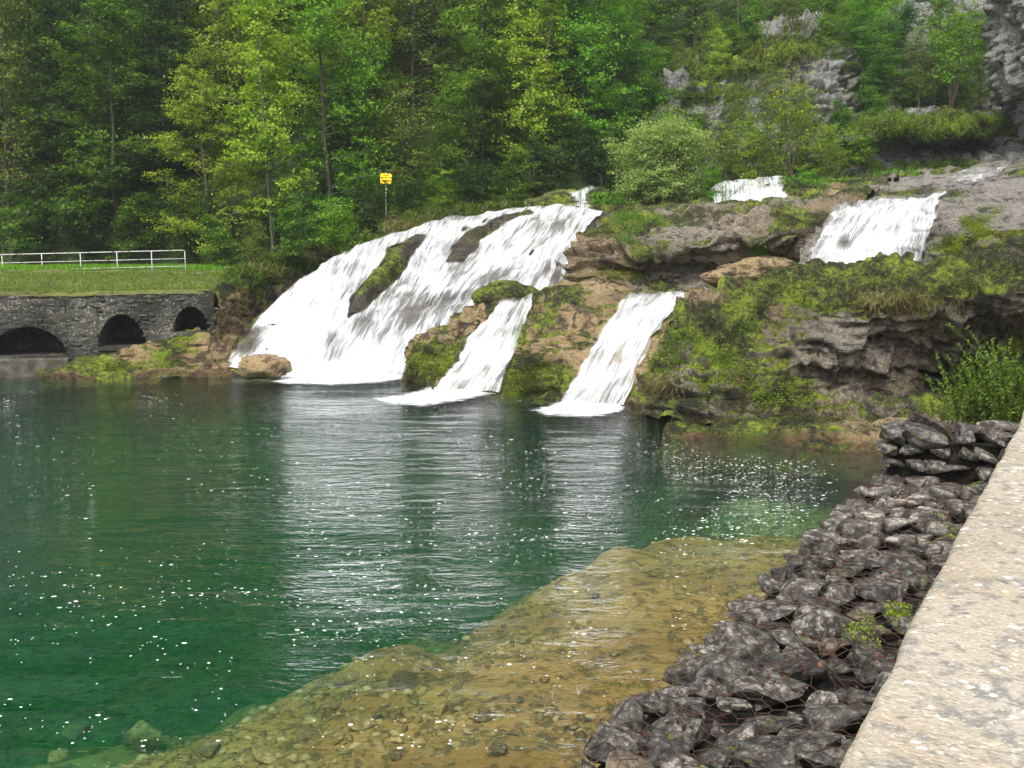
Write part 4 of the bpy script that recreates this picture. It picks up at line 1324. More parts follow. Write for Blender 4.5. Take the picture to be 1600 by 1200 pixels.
def gravel():
    r = np.random.default_rng(14)
    n = 5200
    px, py = r.uniform(-100, 1330, n), 800 + 420 * r.random(n) ** 0.8
    C = np.array([PZ(a, b, -0.6) for a, b in zip(px, py)])
    yb = np.interp(C[:, 0], BX, BY)
    keep = (C[:, 1] < yb + 0.4) & (fbm(C * np.array([1, 1, 0]), 0.8, 3, 3) > -0.12 + 0.3 * (r.random(n) - 0.5))
    C = C[keep]
    n = len(C)
    C[:, 2] = bed_z(C[:, 0], C[:, 1])
    s = (0.018 + 0.055 * r.random(n) ** 3)[:, None, None]
    O = np.array([[1, 0, 0], [0, 1, 0], [-1, 0, 0], [0, -1, 0], [0, 0, 1], [0, 0, -1], [.6, .6, .55], [-.6, .6, .55], [-.6, -.6, .55], [.6, -.6, .55]], float)
    V = O[None] * (0.75 + 0.5 * r.random((n, 10, 1))) * s * np.array([1.3, 0.9, 0.6])
    a = r.random(n) * 6.28
    ca, sa = np.cos(a)[:, None], np.sin(a)[:, None]
    V = np.stack([V[..., 0] * ca - V[..., 1] * sa, V[..., 0] * sa + V[..., 1] * ca, V[..., 2]], -1) + C[:, None]
    F0 = np.array([[4, 9, 6], [4, 6, 7], [4, 7, 8], [4, 8, 9], [0, 6, 9], [1, 7, 6], [2, 8, 7], [3, 9, 8], [0, 1, 6], [1, 2, 7], [2, 3, 8], [3, 0, 9]])
    me = mesh_np('gravel', V.reshape(-1, 3), (F0[None] + (np.arange(n) * 10)[:, None, None]).reshape(-1, 3), {'var': np.repeat(r.random(n), 10)}, smooth=True)
    t = NT('bed_gravel')
    c = t.ramp(t.attr('var'), [(0.0, (0.09, 0.06, 0.02)), (0.5, (0.24, 0.15, 0.05)), (1.0, (0.40, 0.29, 0.13))])
    tag(obj('gravel', me, t.done(t.principled(c, 0.9))), 'brown gravel scattered over the shallow bed', 'gravel', kind='stuff')


gravel()
g = Tris()
a, b = PZ(556, 1140, -0.42), PZ(596, 1118, -0.38)
g.tube([a, (a + b) / 2 + np.array([0, 0, 0.02]), b], [0.03, 0.035, 0.02], 6)
tag(obj('sunken_branch', g.mesh('sunken_branch', True), MAT['bark']), 'short dark branch lying on the shallow brown bed', 'branch')

# ------------------------------------------------------------------ arched wall, bank, railing
def left_wall():
    A, B = PZ(-330, 594, 0.0), P(338, 574, 35.9)
    B[2] = 0
    A[2] = 0
    L = np.linalg.norm(B - A)
    D = (B - A) / L
    Nf = np.array([D[1], -D[0], 0])                    # towards the water
    root = empty('arched_wall', tuple((A + B) / 2))
    inv = Matrix.Translation(-root.location)

    def sz(px, py):
        d = ray(px, py)
        o = np.array([0, 0, CAM_H])
        k = ((A - o) @ Nf) / (d @ Nf)
        q = o + d * k
        return float((q - A) @ D), float(q[2])
    arches = []
    for (xl, xr, ys, yc) in ((-18, 106, 556, 511), (154, 229, 541, 491), (271, 328, 518, 479), (-210, -80, 562, 520)):
        s0, z0 = sz(xl, ys)
        s1, z1 = sz(xr, ys)
        sc, zc = sz((xl + xr) / 2, yc)
        arches.append((s0, s1, (z0 + z1) / 2, zc))

    def top(s):
        return np.interp(s, [0, sz(0, 458)[0], sz(180, 457)[0], sz(330, 454)[0], L + 2], [2.85, sz(0, 458)[1], sz(180, 457)[1], sz(330, 454)[1], sz(330, 450)[1]])

    def arch_at(s):
        for a in arches:
            if a[0] < s < a[1]:
                x = (s - (a[0] + a[1]) / 2) / ((a[1] - a[0]) / 2)
                return a, a[2] + (a[3] - a[2]) * max(0.0, 1 - abs(x) ** 2.2) ** 0.6
        return None, None
    ss = sorted(set(list(np.linspace(0, L, 260)) + [v for a in arches for v in np.linspace(a[0] + 1e-4, a[1] - 1e-4, 40)] + [a[0] - 1e-3 for a in arches] + [a[1] + 1e-3 for a in arches]))
    nv = 40

    def strip(name, zlo, zhi, sub):
        G = np.zeros((len(sub), nv, 3))
        for i, s in enumerate(sub):
            z = np.linspace(zlo(s), zhi(s), nv)
            G[i] = A + D * s
            G[i, :, 2] = z
        d = 0.05 * fbm(G, 1.2, 3, 61) + 0.05 * billow(G * np.array([1, 1, 1.8]), 2.6, 3, 62)
        G = G + Nf * d[..., None]
        return G
    t = NT('old_masonry')
    co = t.coord()
    n1, n2, n3 = t.noise(co, 0.7, 5), t.noise(t.vscale(co, (1, 1, 1.7)), 4.0, 6, 0.65), t.noise(co, 15, 4, 0.65)
    c = t.mix(t.ss(n1, 0.35, 0.65), (0.026, 0.024, 0.02), (0.065, 0.06, 0.052))
    c = t.mix(t.ss(n2, 0.5, 0.3, 0, 0.8), c, (0.018, 0.016, 0.012))
    c = t.mix(t.ss(t.math('ADD', n3, t.math('MULTIPLY', n1, 0.5)), 0.80, 0.95, 0, 0.8), c, (0.32, 0.31, 0.28))
    c = t.mix(t.ss(t.math('ADD', n2, t.math('MULTIPLY', n1, 0.4)), 0.76, 0.86, 0, 0.7), c, (0.045, 0.055, 0.012))
    m = t.done(t.principled(c, 0.9, t.bump(t.math('ADD', n2, t.math('MULTIPLY', n3, 0.4)), 1.0, 0.08)))

    def part(name, me, mm=None):
        o = obj(name, me, mm or m)
        o.parent = root
        o.matrix_parent_inverse = inv
        return o
    part('wall_face', grid_mesh('wall_face', strip('f', lambda s: arch_at(s)[1] if arch_at(s)[0] else -0.6, top, ss)))
    for a in arches:
        sub = np.linspace(a[0] - 0.01, a[1] + 0.01, 40)
        # sill below the opening
        part('arch_sill', grid_mesh('arch_sill', strip('s', lambda s: -0.6, lambda s: a[2], sub)))
        G = np.zeros((40, 14, 3))
        for i, s in enumerate(np.linspace(a[0], a[1], 40)):
            zz = arch_at(min(max(s, a[0] + 1e-4), a[1] - 1e-4))[1]
            for j, dep in enumerate(np.linspace(-0.03, 2.6, 14)):
                G[i, j] = A + D * s - Nf * dep + np.array([0, 0, zz])
        G = G + (0.05 * fbm(G, 2.0, 3, 63))[..., None] * np.array([0, 0, 1])
        part('arch_vault', grid_mesh('arch_vault', G, toward=tuple(A + D * (a[0] + a[1]) / 2 + np.array([0, 0, a[2]]))))
        fl = Tris()
        p0, p1 = A + D * (a[0] - .02), A + D * (a[1] + .02)
        up = np.array([0, 0, a[2]])
        fl.hexa([p0 + Nf * .10 + up - [0, 0, .14], p1 + Nf * .10 + up - [0, 0, .14], p1 - Nf * 2.7 + up - [0, 0, .14], p0 - Nf * 2.7 + up - [0, 0, .14],
                 p0 + Nf * .10 + up, p1 + Nf * .10 + up, p1 - Nf * 2.7 + up, p0 - Nf * 2.7 + up])
        part('arch_floor', fl.mesh('arch_floor'))
        bk = Tris()
        q0, q1 = p0 - Nf * 2.6, p1 - Nf * 2.6
        bk.v = [q0 + up, q1 + up, q1 + up + [0, 0, 2], q0 + up + [0, 0, 2]]
        bk.f = [[0, 1, 2, 3]]
        part('arch_back', bk.mesh('arch_back'))
    # rubble stones, proud of the face
    r = np.random.default_rng(9)
    cand = []
    for row, z in enumerate(np.arange(0.25, 3.2, 0.17)):
        s = sz(-20, 500)[0] + r.random() * 0.3
        while s < L - 0.1:
            w = 0.22 + 0.30 * r.random()
            s += w * 0.5
            ok = z < top(s) - 0.08
            for a in arches:
                if a[0] - 0.12 < s < a[1] + 0.12:
                    if z < (arch_at(min(max(s, a[0] + .01), a[1] - .01))[1] or 9) + 0.16 and z > a[2] - 0.1:
                        ok = False
            if ok and r.random() < 0.62:
                cand.append((s, z + r.normal(0, 0.02), w, 0.0))
            s += w * 0.5
    for a in arches[:3]:
        for k in range(13):
            th = math.pi * (k + 0.5) / 13
            x = math.cos(th)
            s = (a[0] + a[1]) / 2 + x * (a[1] - a[0]) / 2 * 1.04
            z = a[2] + (a[3] - a[2]) * max(0, 1 - abs(x) ** 2.2) ** 0.6 + 0.10 * math.sin(th)
            cand.append((s, z, 0.24, math.pi / 2 - th * 0 - (math.pi / 2 - th)))
    nvs = 39
    vs_, cand = cand[-nvs:], cand[:-nvs]
    random.Random(4).shuffle(cand)
    cand = vs_ + cand
    th0 = math.atan2(D[1], D[0])
    for (s, z, w, rot) in cand[:290]:
        o = bpy.data.objects.new('stone', WSTONES[r.integers(6)])
        COL.objects.link(o)
        o.parent = root
        o.matrix_parent_inverse = inv
        o.matrix_basis = Matrix.Translation(Vector(A + D * s + Nf * (-0.06 + 0.035 * r.random()) + np.array([0, 0, z]))) @ Matrix.Rotation(th0, 4, 'Z') @ Matrix.Rotation(-rot + r.normal(0, .08), 4, 'Y') @ Matrix.Diagonal((w, 0.34, w * 0.75 + 0.02, 1))
    tag(root, 'dark rubble stone wall with three low arches at the left waterside', 'wall')
    # plinth under the first arch
    g = Tris()
    p0, p1 = PZ(-330, 598, 0), PZ(108, 588, 0)
    zt = sz(40, 560)[1] + 0.02
    g.hexa([p0 - [0, 0, .6], p1 - [0, 0, .6], p1 - Nf * .9 - [0, 0, .6], p0 - Nf * .9 - [0, 0, .6], p0 + [0, 0, zt], p1 + [0, 0, zt], p1 - Nf * .9 + [0, 0, zt], p0 - Nf * .9 + [0, 0, zt]])
    o = part('plinth', g.mesh('plinth'), plain_mat('plinth_concrete', (0.045, 0.04, 0.03), (0.11, 0.10, 0.08), 2.5, 0.9, 0.6, 0.05))
    bv = o.modifiers.new('bevel', 'BEVEL')
    bv.width, bv.segments = 0.05, 2
    return A, B, D, Nf, top, L


WA, WB, WD, WN, wall_top, WL = left_wall()


def rail_line(px):
    return P(px, np.interp(px, [-60, 290], [433.5, 425]), 39.0)


def bank():
    ns, nd = 160, 60
    G = np.zeros((ns, nd, 3))
    for i, s in enumerate(np.linspace(-6, WL + 1.0, ns)):
        base = WA + WD * s
        for j, d in enumerate(np.concatenate([[-0.04, 0.0], np.linspace(0.05, 3.4, 26), np.linspace(3.5, 12, 32)])):
            d = max(d, (s - WL) * 1.25 + 0.3) if s > WL - 0.2 else d
            p = base - WN * d
            zt = wall_top(min(max(s, 0), WL)) + 0.02
            z = zt + (3.52 - zt) * sstep(-0.2, 3.3, d) + 0.12 * sstep(3.3, 3.6, d)
            z -= 0.9 * max(0.0, s - WL + 0.1) * (1 - sstep(3.0, 6.0, d))
            G[i, j] = [p[0], p[1], z - (0.12 if j == 0 else 0)]
    G[..., 2] += 0.07 * fbm(G, 0.9, 3, 66) + 0.03 * fbm(G, 4, 2, 67)
    t = NT('bank_turf')
    co = t.coord()
    n1, n2 = t.noise(co, 0.9, 5, 0.6), t.noise(co, 9, 5, 0.7)
    c = t.ramp(t.math('ADD', t.math('MULTIPLY', n1, 0.6), t.math('MULTIPLY', n2, 0.4)), [(0.35, (0.055, 0.05, 0.02)), (0.5, (0.10, 0.105, 0.03)), (0.65, (0.13, 0.145, 0.035))])
    m = t.done(t.principled(c, 0.95, t.bump(n2, 0.8, 0.05)))
    tag(obj('grass_bank', grid_mesh('grass_bank', G, toward=(0, 20, 60)), m), kind='structure')
    bvh = BVHTree.FromPolygons([tuple(v) for v in G.reshape(-1, 3)], [tuple(map(int, f)) for f in grid_faces(ns, nd)])
    r = np.random.default_rng(3)

    def blades(name, n, d0, d1, hmin, hmax, mat, label, bias=None):
        s = r.uniform(3, WL + 3, n)
        d = np.maximum(r.uniform(d0, d1, n), (s - WL) * 1.25 + 0.35)
        P0 = WA + WD * s[:, None] - WN * d[:, None]
        C = []
        for p in P0:
            h = bvh.ray_cast(Vector((p[0], p[1], 9)), Vector((0, 0, -1)))[0]
            C.append(tuple(h) if h is not None else (p[0], p[1], -5))
        C = np.array(C)
        H = r.uniform(hmin, hmax, n)
        lean = r.normal(0, 0.4, (n, 3))
        lean[:, 2] = 1
        lean /= np.linalg.norm(lean, axis=1, keepdims=True)
        me = leaves_mesh(name, C + lean * H[:, None] * 0.45, r.normal(size=(n, 3)) * np.array([1, 1, 0.2]), lean, H, 0.02 + 0.015 * r.random(n), r.random(n))
        tag(obj(name, me, mat), label, 'grass', kind='stuff')
    blades('lawn_grass', 26000, 3.7, 11, 0.10, 0.28, LEAF['bright'], 'short green lawn grass behind the white railing')
    blades('bank_grass', 9000, 0.0, 3.3, 0.05, 0.16, LEAF['olive'], 'thin yellowish grass on the bank above the arched wall')
    blades('bank_clover', 7000, 0.0, 3.5, 0.04, 0.10, LEAF['grass'], 'low green weeds on the bank above the arched wall')


bank()


def railing():
    t = NT('rusty_white_paint')
    co = t.coord()
    n = t.noise(co, 5, 5, 0.7)
    c = t.mix(t.ss(n, 0.54, 0.62), (0.46, 0.46, 0.43), (0.17, 0.075, 0.04))
    m = t.done(t.principled(c, 0.6, t.bump(n, 0.2, 0.01)))
    pxs = [-160, -112, -54, 5, 67, 127, 184, 238, 290]
    base = [rail_line(px) for px in pxs]
    root = empty('railing', tuple(base[4]))
    inv = Matrix.Translation(-root.location)
    H = 0.84

    def part(name, g):
        o = obj(name, g.mesh(name, True), m)
        o.parent = root
        o.matrix_parent_inverse = inv
    for b in base:
        part('post', Tris().tube([b - [0, 0, .2], b + [0, 0, H]], 0.019, 8))
    for h, rr in ((H, 0.019), (H * 0.62, 0.013), (H * 0.27, 0.013)):
        part('rail', Tris().tube([b + np.array([0, 0, h]) for b in base], rr, 8))
    tag(root, 'white rust-stained metal railing with three rails on the left bank', 'railing')
    kr = empty('stone_kerb', tuple(base[4]))
    kinv = Matrix.Translation(-kr.location)
    r = np.random.default_rng(2)
    a, b = rail_line(-120), rail_line(310)
    L = np.linalg.norm(b - a)
    d = (b - a) / L
    s = 0.0
    mm = plain_mat('kerb_stone', (0.10, 0.095, 0.08), (0.24, 0.23, 0.20), 4, 0.9, 0.8, 0.05)
    while s < L:
        w = 0.5 + 0.6 * r.random()
        me = stone_mesh('kerb_slab', int(1000 + s * 10), (w * 1.02, 0.42, 0.20), 0.08, 1)
        o = obj('kerb_slab', me, mm)
        o.parent = kr
        o.matrix_parent_inverse = kinv
        q = a + d * (s + w / 2) + np.array([0, -0.28, -0.10 + r.normal(0, 0.015)])
        o.matrix_basis = Matrix.Translation(Vector(q)) @ Matrix.Rotation(math.atan2(d[1], d[0]), 4, 'Z')
        s += w
    tag(kr, 'row of rough grey kerb slabs at the foot of the white railing', 'kerb')


railing()


def sign():
    b = P(603, 336, 45.2)
    root = empty('warning_sign', tuple(b))
    inv = Matrix.Translation(-root.location)

    def part(name, me, m, par=None):
        o = obj(name, me, m)
        o.parent = par or root
        if par is None:
            o.matrix_parent_inverse = inv
        return o
    part('post', Tris().tube([b - [0, 0, .6], P(603, 270, 45.2)], 0.035, 8).mesh('post', True), plain_mat('galvanised', (0.32, 0.33, 0.34), (0.42, 0.43, 0.44), 8, 0.5))
    c = P(603, 279, 45.1)
    import bmesh
    bm = bmesh.new()
    bmesh.ops.create_cube(bm, size=1)
    bmesh.ops.scale(bm, vec=(0.52, 0.03, 0.44), verts=bm.verts)
    bmesh.ops.bevel(bm, geom=[e for e in bm.edges if abs(e.verts[0].co.y - e.verts[1].co.y) > 0.02], offset=0.035, segments=3, affect='EDGES')
    me = bpy.data.meshes.new('panel')
    bm.to_mesh(me)
    bm.free()
    pn = obj('panel', me, plain_mat('sign_yellow', (0.80, 0.55, 0.01), (0.85, 0.60, 0.015), 3, 0.45))
    pn.parent = root
    pn.matrix_parent_inverse = inv
    pn.location = c
    pn.rotation_euler = (0, R(3), R(-4))
    ink = plain_mat('faded_black_ink', (0.40, 0.26, 0.02), (0.46, 0.30, 0.02), 20)
    g = Tris()
    x = -0.11
    g.box((0.0, -0.018, 0.15), (0.26, 0.004, 0.022))
    part('small_print', g.mesh('small_print'), ink, pn)
    g = Tris()
    for k in range(9):
        if k == 4:
            continue
        g.box((-0.19 + k * 0.048, -0.018, 0.045), (0.030, 0.004, 0.05))
    part('second_line', g.mesh('second_line'), ink, pn)
    cu = bpy.data.curves.new('danger', 'FONT')
    cu.body = 'DANGER'
    cu.size = 0.105
    cu.align_x = 'CENTER'
    cu.align_y = 'CENTER'
    cu.extrude = 0.002
    cu.offset = 0.003
    tmp = bpy.data.objects.new('tmp', cu)
    COL.objects.link(tmp)
    bpy.context.view_layer.update()
    me = bpy.data.meshes.new_from_object(tmp)
    bpy.data.objects.remove(tmp)
    o = part('danger_lettering', me, plain_mat('red_ink', (0.70, 0.05, 0.01), (0.75, 0.08, 0.01), 20), pn)
    me.materials.clear()
    me.materials.append(bpy.data.materials['red_ink'])
    o.location = (0, -0.019, -0.10)
    o.rotation_euler = (math.pi / 2, 0, 0)
    tag(root, 'yellow rectangular warning sign on a grey post above the falls', 'sign')


sign()

# ------------------------------------------------------------------ plants
def tree_meshes(seed, H=11.0, Rr=3.0, cb=0.15, limbs=34, per=11, lv=24, leaf=0.12, stems=1, spread=0.35, trunk=0.13, flat=0.6, droop=0.0, csize=0.34, twigs=True, prof='ovoid'):
    r = np.random.default_rng(seed)
    T = Tris()
    C, Nn, Ln, Lv, Va = [], [], [], [], []
    for sN in range(stems):
        az = r.random() * 2 * math.pi
        lean = (spread * (0.4 + 0.8 * r.random()) if stems > 1 else 0.06 * r.random()) * H
        hs = H * (1.0 if stems == 1 else 0.7 + 0.3 * r.random())
        n = 9
        ax = np.zeros((n, 3))
        wob = np.cumsum(r.normal(0, 0.012 * H, (n, 2)), 0)
        for i in range(n):
            f = i / (n - 1)
            ax[i] = [math.cos(az) * lean * f ** 1.3 + wob[i, 0] * f, math.sin(az) * lean * f ** 1.3 + wob[i, 1] * f, hs * f]
        ax[0, 2] = -0.4
        tr = trunk * (1 if stems == 1 else 0.6)
        T.tube(ax, [tr * (1 - 0.86 * i / (n - 1)) for i in range(n)], 6, False)
        nl = max(4, limbs // stems)
        for k in range(nl):
            f = cb + (0.99 - cb) * ((k + r.random()) / nl)
            q = f * (n - 1)
            i = min(int(q), n - 2)
            p0 = ax[i] * (1 - (q - i)) + ax[i + 1] * (q - i)
            g_ = (f - cb) / (1 - cb)
            if prof == 'cone':
                w = (1 - g_) * 0.95 + 0.08
            elif prof == 'bush':
                w = (1 - 0.55 * g_)
            else:
                w = (math.sin(math.pi * (0.30 + 0.67 * g_)) ** 0.8) * 0.95 + 0.06
            ln = Rr * w * (0.65 + 0.55 * r.random()) * (1 if stems == 1 else 0.62)
            a = r.random() * 2 * math.pi
            el = R(12) + R(38) * g_ + r.normal(0, 0.15) if prof != 'cone' else R(-12) + R(30) * g_ + r.normal(0, 0.08)
            d = np.array([math.cos(a) * math.cos(el), math.sin(a) * math.cos(el), math.sin(el)])
            m = 4
            pts = [p0]
            for j in range(1, m + 1):
                f2 = j / m
                pts.append(p0 + d * ln * f2 + np.array([r.normal(0, .05), r.normal(0, .05), -droop * ln * f2 * f2 + r.normal(0, .04)]) * (0.5 + f2))
            lr = max(0.012, tr * (1 - 0.8 * f) * 0.42)
            T.tube(pts, [lr * (1 - 0.75 * j / m) for j in range(m + 1)], 4, False)
            pts = np.array(pts)
            npc = max(3, int(per * (0.35 + 0.65 * w)))
            for c in range(npc):
                f2 = 0.25 + 0.8 * (c + r.random()) / npc
                qq = min(f2, 1.0) * m
                j = min(int(qq), m - 1)
                b = pts[j] * (1 - (qq - j)) + pts[j + 1] * (qq - j)
                off = r.normal(0, 1, 3) * np.array([1, 1, 0.65]) * (0.13 * Rr * (0.4 + 0.6 * f2))
                cc = b + off
                if twigs and r.random() < 0.5:
                    T.tube([b, (b + cc) / 2 + [0, 0, 0.03], cc], [lr * 0.3, lr * 0.22, 0.004], 3, False)
                nlv = int(lv * (0.5 + 0.9 * r.random()))
                cs = csize * (0.6 + 0.7 * r.random())
                L0 = r.normal(0, 1, (nlv, 3)) * np.array([1, 1, 0.38]) * cs * 0.6
                C.append(cc + L0)
                outw = cc - np.array([ax[i, 0], ax[i, 1], cc[2] - 0.3])
                outw = outw / (np.linalg.norm(outw) + 1e-6)
                Nn.append(np.array([0, 0, flat]) + outw * 0.35 + r.normal(0, 0.42, (nlv, 3)))
                Ln.append(r.normal(0, 1, (nlv, 3)) + outw * 0.6)
                Lv.append(leaf * (0.65 + 0.7 * r.random(nlv)))
                Va.append(np.clip(0.5 + 0.22 * r.normal() + 0.16 * r.normal(size=nlv), 0, 1))
    C, Nn, Ln, Lv, Va = np.concatenate(C), np.concatenate(Nn), np.concatenate(Ln), np.concatenate(Lv), np.concatenate(Va)
    crown = leaves_mesh('crown', C, Nn, Ln, Lv, Lv * 0.62, Va)
    return T.mesh('trunk', True), crown


KINDS = {}


def kind(key, leafkey, bark, **kw):
    tm, cm = tree_meshes(**kw)
    tm.materials.append(MAT[bark])
    cm.materials.append(LEAF[leafkey])
    KINDS[key] = (tm, cm)


kind('maple', 'yellow', 'bark_pale', seed=1, H=12, Rr=3.0, cb=0.12, limbs=58, per=13, lv=30, leaf=0.155, csize=0.40)
kind('maple2', 'yellow', 'bark_pale', seed=2, H=12, Rr=3.3, cb=0.26, limbs=58, per=13, lv=28, leaf=0.155, csize=0.38, stems=2, spread=0.10)
kind('ash', 'bright', 'bark', seed=3, H=13, Rr=3.0, cb=0.08, limbs=62, per=14, lv=26, leaf=0.155, csize=0.40)
kind('ash2', 'bright', 'bark', seed=4, H=12, Rr=3.8, cb=0.06, limbs=62, per=14, lv=26, leaf=0.15, csize=0.38, stems=2, spread=0.12)
kind('beech', 'mid', 'bark', seed=5, H=12, Rr=3.4, cb=0.05, limbs=62, per=14, lv=26, leaf=0.16, csize=0.40, flat=1.1, droop=0.1)
kind('beech2', 'mid', 'bark_pale', seed=6, H=11, Rr=3.2, cb=0.06, limbs=58, per=13, lv=26, leaf=0.16, csize=0.40, flat=1.1, droop=0.15)
kind('shade_yew', 'dark', 'bark', seed=7, H=12, Rr=3.0, cb=0.03, limbs=66, per=13, lv=26, leaf=0.16, csize=0.36, prof='cone', flat=0.9, droop=0.12)  # dark leaf colour carries the shade over the left of the wood
kind('shade_ivytree', 'dark', 'bark', seed=8, H=12, Rr=3.2, cb=0.05, limbs=58, per=13, lv=24, leaf=0.16, csize=0.40)  # same darkened leaves, for the shaded left side
kind('alder', 'olive', 'bark', seed=9, H=12, Rr=3.1, cb=0.08, limbs=58, per=12, lv=20, leaf=0.14, csize=0.44)
kind('alder2', 'olive', 'bark_pale', seed=10, H=11, Rr=4.0, cb=0.22, limbs=60, per=12, lv=18, leaf=0.14, csize=0.44, stems=3, spread=0.14)
kind('elder', 'blue', 'bark', seed=11, H=9, Rr=2.8, cb=0.04, limbs=54, per=12, lv=26, leaf=0.16, csize=0.38)
kind('shrub', 'mid', 'bark', seed=12, H=2.4, Rr=1.5, cb=0.05, limbs=36, per=8, lv=22, leaf=0.10, csize=0.24, stems=5, spread=0.35, trunk=0.03, prof='bush')
kind('shrub2', 'bright', 'bark', seed=13, H=2.4, Rr=1.4, cb=0.05, limbs=36, per=8, lv=20, leaf=0.10, csize=0.24, stems=5, spread=0.35, trunk=0.03, prof='bush')
kind('shrub3', 'olive', 'bark', seed=14, H=2.6, Rr=1.4, cb=0.08, limbs=36, per=7, lv=14, leaf=0.085, csize=0.28, stems=6, spread=0.32, trunk=0.03, prof='bush')
kind('shrub4', 'dark', 'bark', seed=15, H=2.2, Rr=1.5, cb=0.03, limbs=36, per=8, lv=22, leaf=0.10, csize=0.24, stems=4, spread=0.35, trunk=0.03, prof='bush')
kind('roundwillow', 'willow', 'bark', seed=16, H=3.0, Rr=2.7, cb=0.04, limbs=170, per=12, lv=40, leaf=0.09, csize=0.30, stems=9, spread=0.55, trunk=0.04, prof='bush')
kind('sapling', 'yellow', 'bark', seed=17, H=5, Rr=1.9, cb=0.12, limbs=40, per=8, lv=14, leaf=0.11, csize=0.30, stems=4, spread=0.22, trunk=0.05)
kind('stooled', 'bright', 'bark', seed=18, H=6, Rr=2.3, cb=0.30, limbs=44, per=8, lv=16, leaf=0.13, csize=0.34, stems=5, spread=0.22, trunk=0.10)


def plant(name, key, loc, s, rz, label, cat, group=None, sz=1.0):
    tm, cm = KINDS[key]
    o = empty(name, tuple(loc), rz)
    o.scale = (s, s, s * sz)
    a = obj('trunk' if cat == 'tree' else 'stems', tm, None, o)
    b = obj('crown' if cat == 'tree' else 'foliage', cm, None, o)
    tag(o, label, cat, group)
    return o


def on_hill(px, Y):
    x = (px - 800) / F * Y * 1.0
    z = float(terrain_z(np.array([x]), np.array([Y]))[0])
    return (x, Y, z)


r = np.random.default_rng(21)
FRONT = [
    # px, Y, kind, scale, stretch, label
    (-70, 47.5, 'shade_ivytree', 1.0, 1.0, 'shade-darkened ivy-clad tree half cut by the left edge of the picture'),
    (25, 47.0, 'alder', 0.95, 1.05, 'dull olive tree at the far left behind the railing'),
    (105, 48.0, 'shade_yew', 0.95, 1.0, 'shade-darkened evergreen behind the middle of the railing'),
    (185, 47.2, 'beech', 0.92, 1.05, 'green broad tree behind the right half of the railing'),
    (262, 48.6, 'shade_yew', 0.95, 1.1, 'shade-darkened evergreen left of the pale yellow-green maple'),
    (335, 45.6, 'maple', 0.80, 1.0, 'pale yellow-green maple leaning over the railing end'),
    (430, 46.4, 'maple2', 1.0, 1.1, 'tall yellow-green tree with pale twin trunks left of the sign'),
    (520, 47.6, 'ash', 1.0, 1.05, 'tall bright green tree just left of the yellow sign'),
    (585, 50.0, 'beech2', 1.0, 1.0, 'mid green tree standing behind the yellow sign'),
    (655, 49.0, 'alder2', 1.0, 1.0, 'thin many-stemmed olive tree right of the yellow sign'),
    (735, 50.0, 'beech', 0.95, 1.0, 'spreading mid green tree above the crest of the main cascade'),
    (830, 51.0, 'maple2', 0.95, 1.05, 'yellow-green tree above the top right of the main cascade'),
    (900, 52.5, 'ash2', 0.95, 1.05, 'bright green tree left of the round willow bush'),
    (965, 56.0, 'beech2', 0.85, 1.0, 'mid green tree at the left end of the grey crag'),
]
for px, Y, k, s, st, lab in FRONT:
    plant('tree', k, on_hill(px, Y), s, r.random() * 6.28, lab, 'tree', 'front trees along the foot of the wooded slope', st)
ORD = 'first second third fourth fifth sixth seventh eighth ninth tenth eleventh twelfth thirteenth fourteenth fifteenth sixteenth'.split()
LOOK = {'maple': 'yellow-green', 'maple2': 'yellow-green', 'ash': 'bright green', 'ash2': 'bright green', 'beech': 'mid green', 'beech2': 'mid green', 'shade_yew': 'shade-darkened evergreen', 'shade_ivytree': 'shade-darkened ivy-clad', 'alder': 'olive', 'alder2': 'olive', 'elder': 'blue-green'}
for row, (Y, n, x0, x1) in enumerate(((53.5, 13, -120, 960), (59, 15, -110, 1000), (65, 15, -100, 1030), (72, 14, -60, 1080))):
    for k in range(n):
        px = x0 + (x1 - x0) * (k + 0.5 * r.random() + 0.25) / n
        if px < 300:
            key = ['shade_yew', 'shade_ivytree', 'alder', 'beech', 'shade_ivytree', 'beech2'][r.integers(6)]  # left part: darker-leaved kinds put the shade there into leaf colour
        elif px < 600:
            key = ['ash', 'maple', 'beech', 'maple2', 'ash2', 'elder'][r.integers(6)]
        else:
            key = ['alder', 'beech2', 'ash2', 'alder2', 'beech', 'maple2', 'elder'][r.integers(7)]
        plant('tree', key, on_hill(px, Y + r.normal(0, 1.2)), 0.9 + 0.25 * r.random(), r.random() * 6.28,
              '%s tree in the %s row up the wooded slope, %s from the left' % (LOOK[key], ('second', 'third', 'fourth', 'fifth')[row], ORD[k]), 'tree', 'trees high on the wooded slope', 0.95 + 0.2 * r.random())
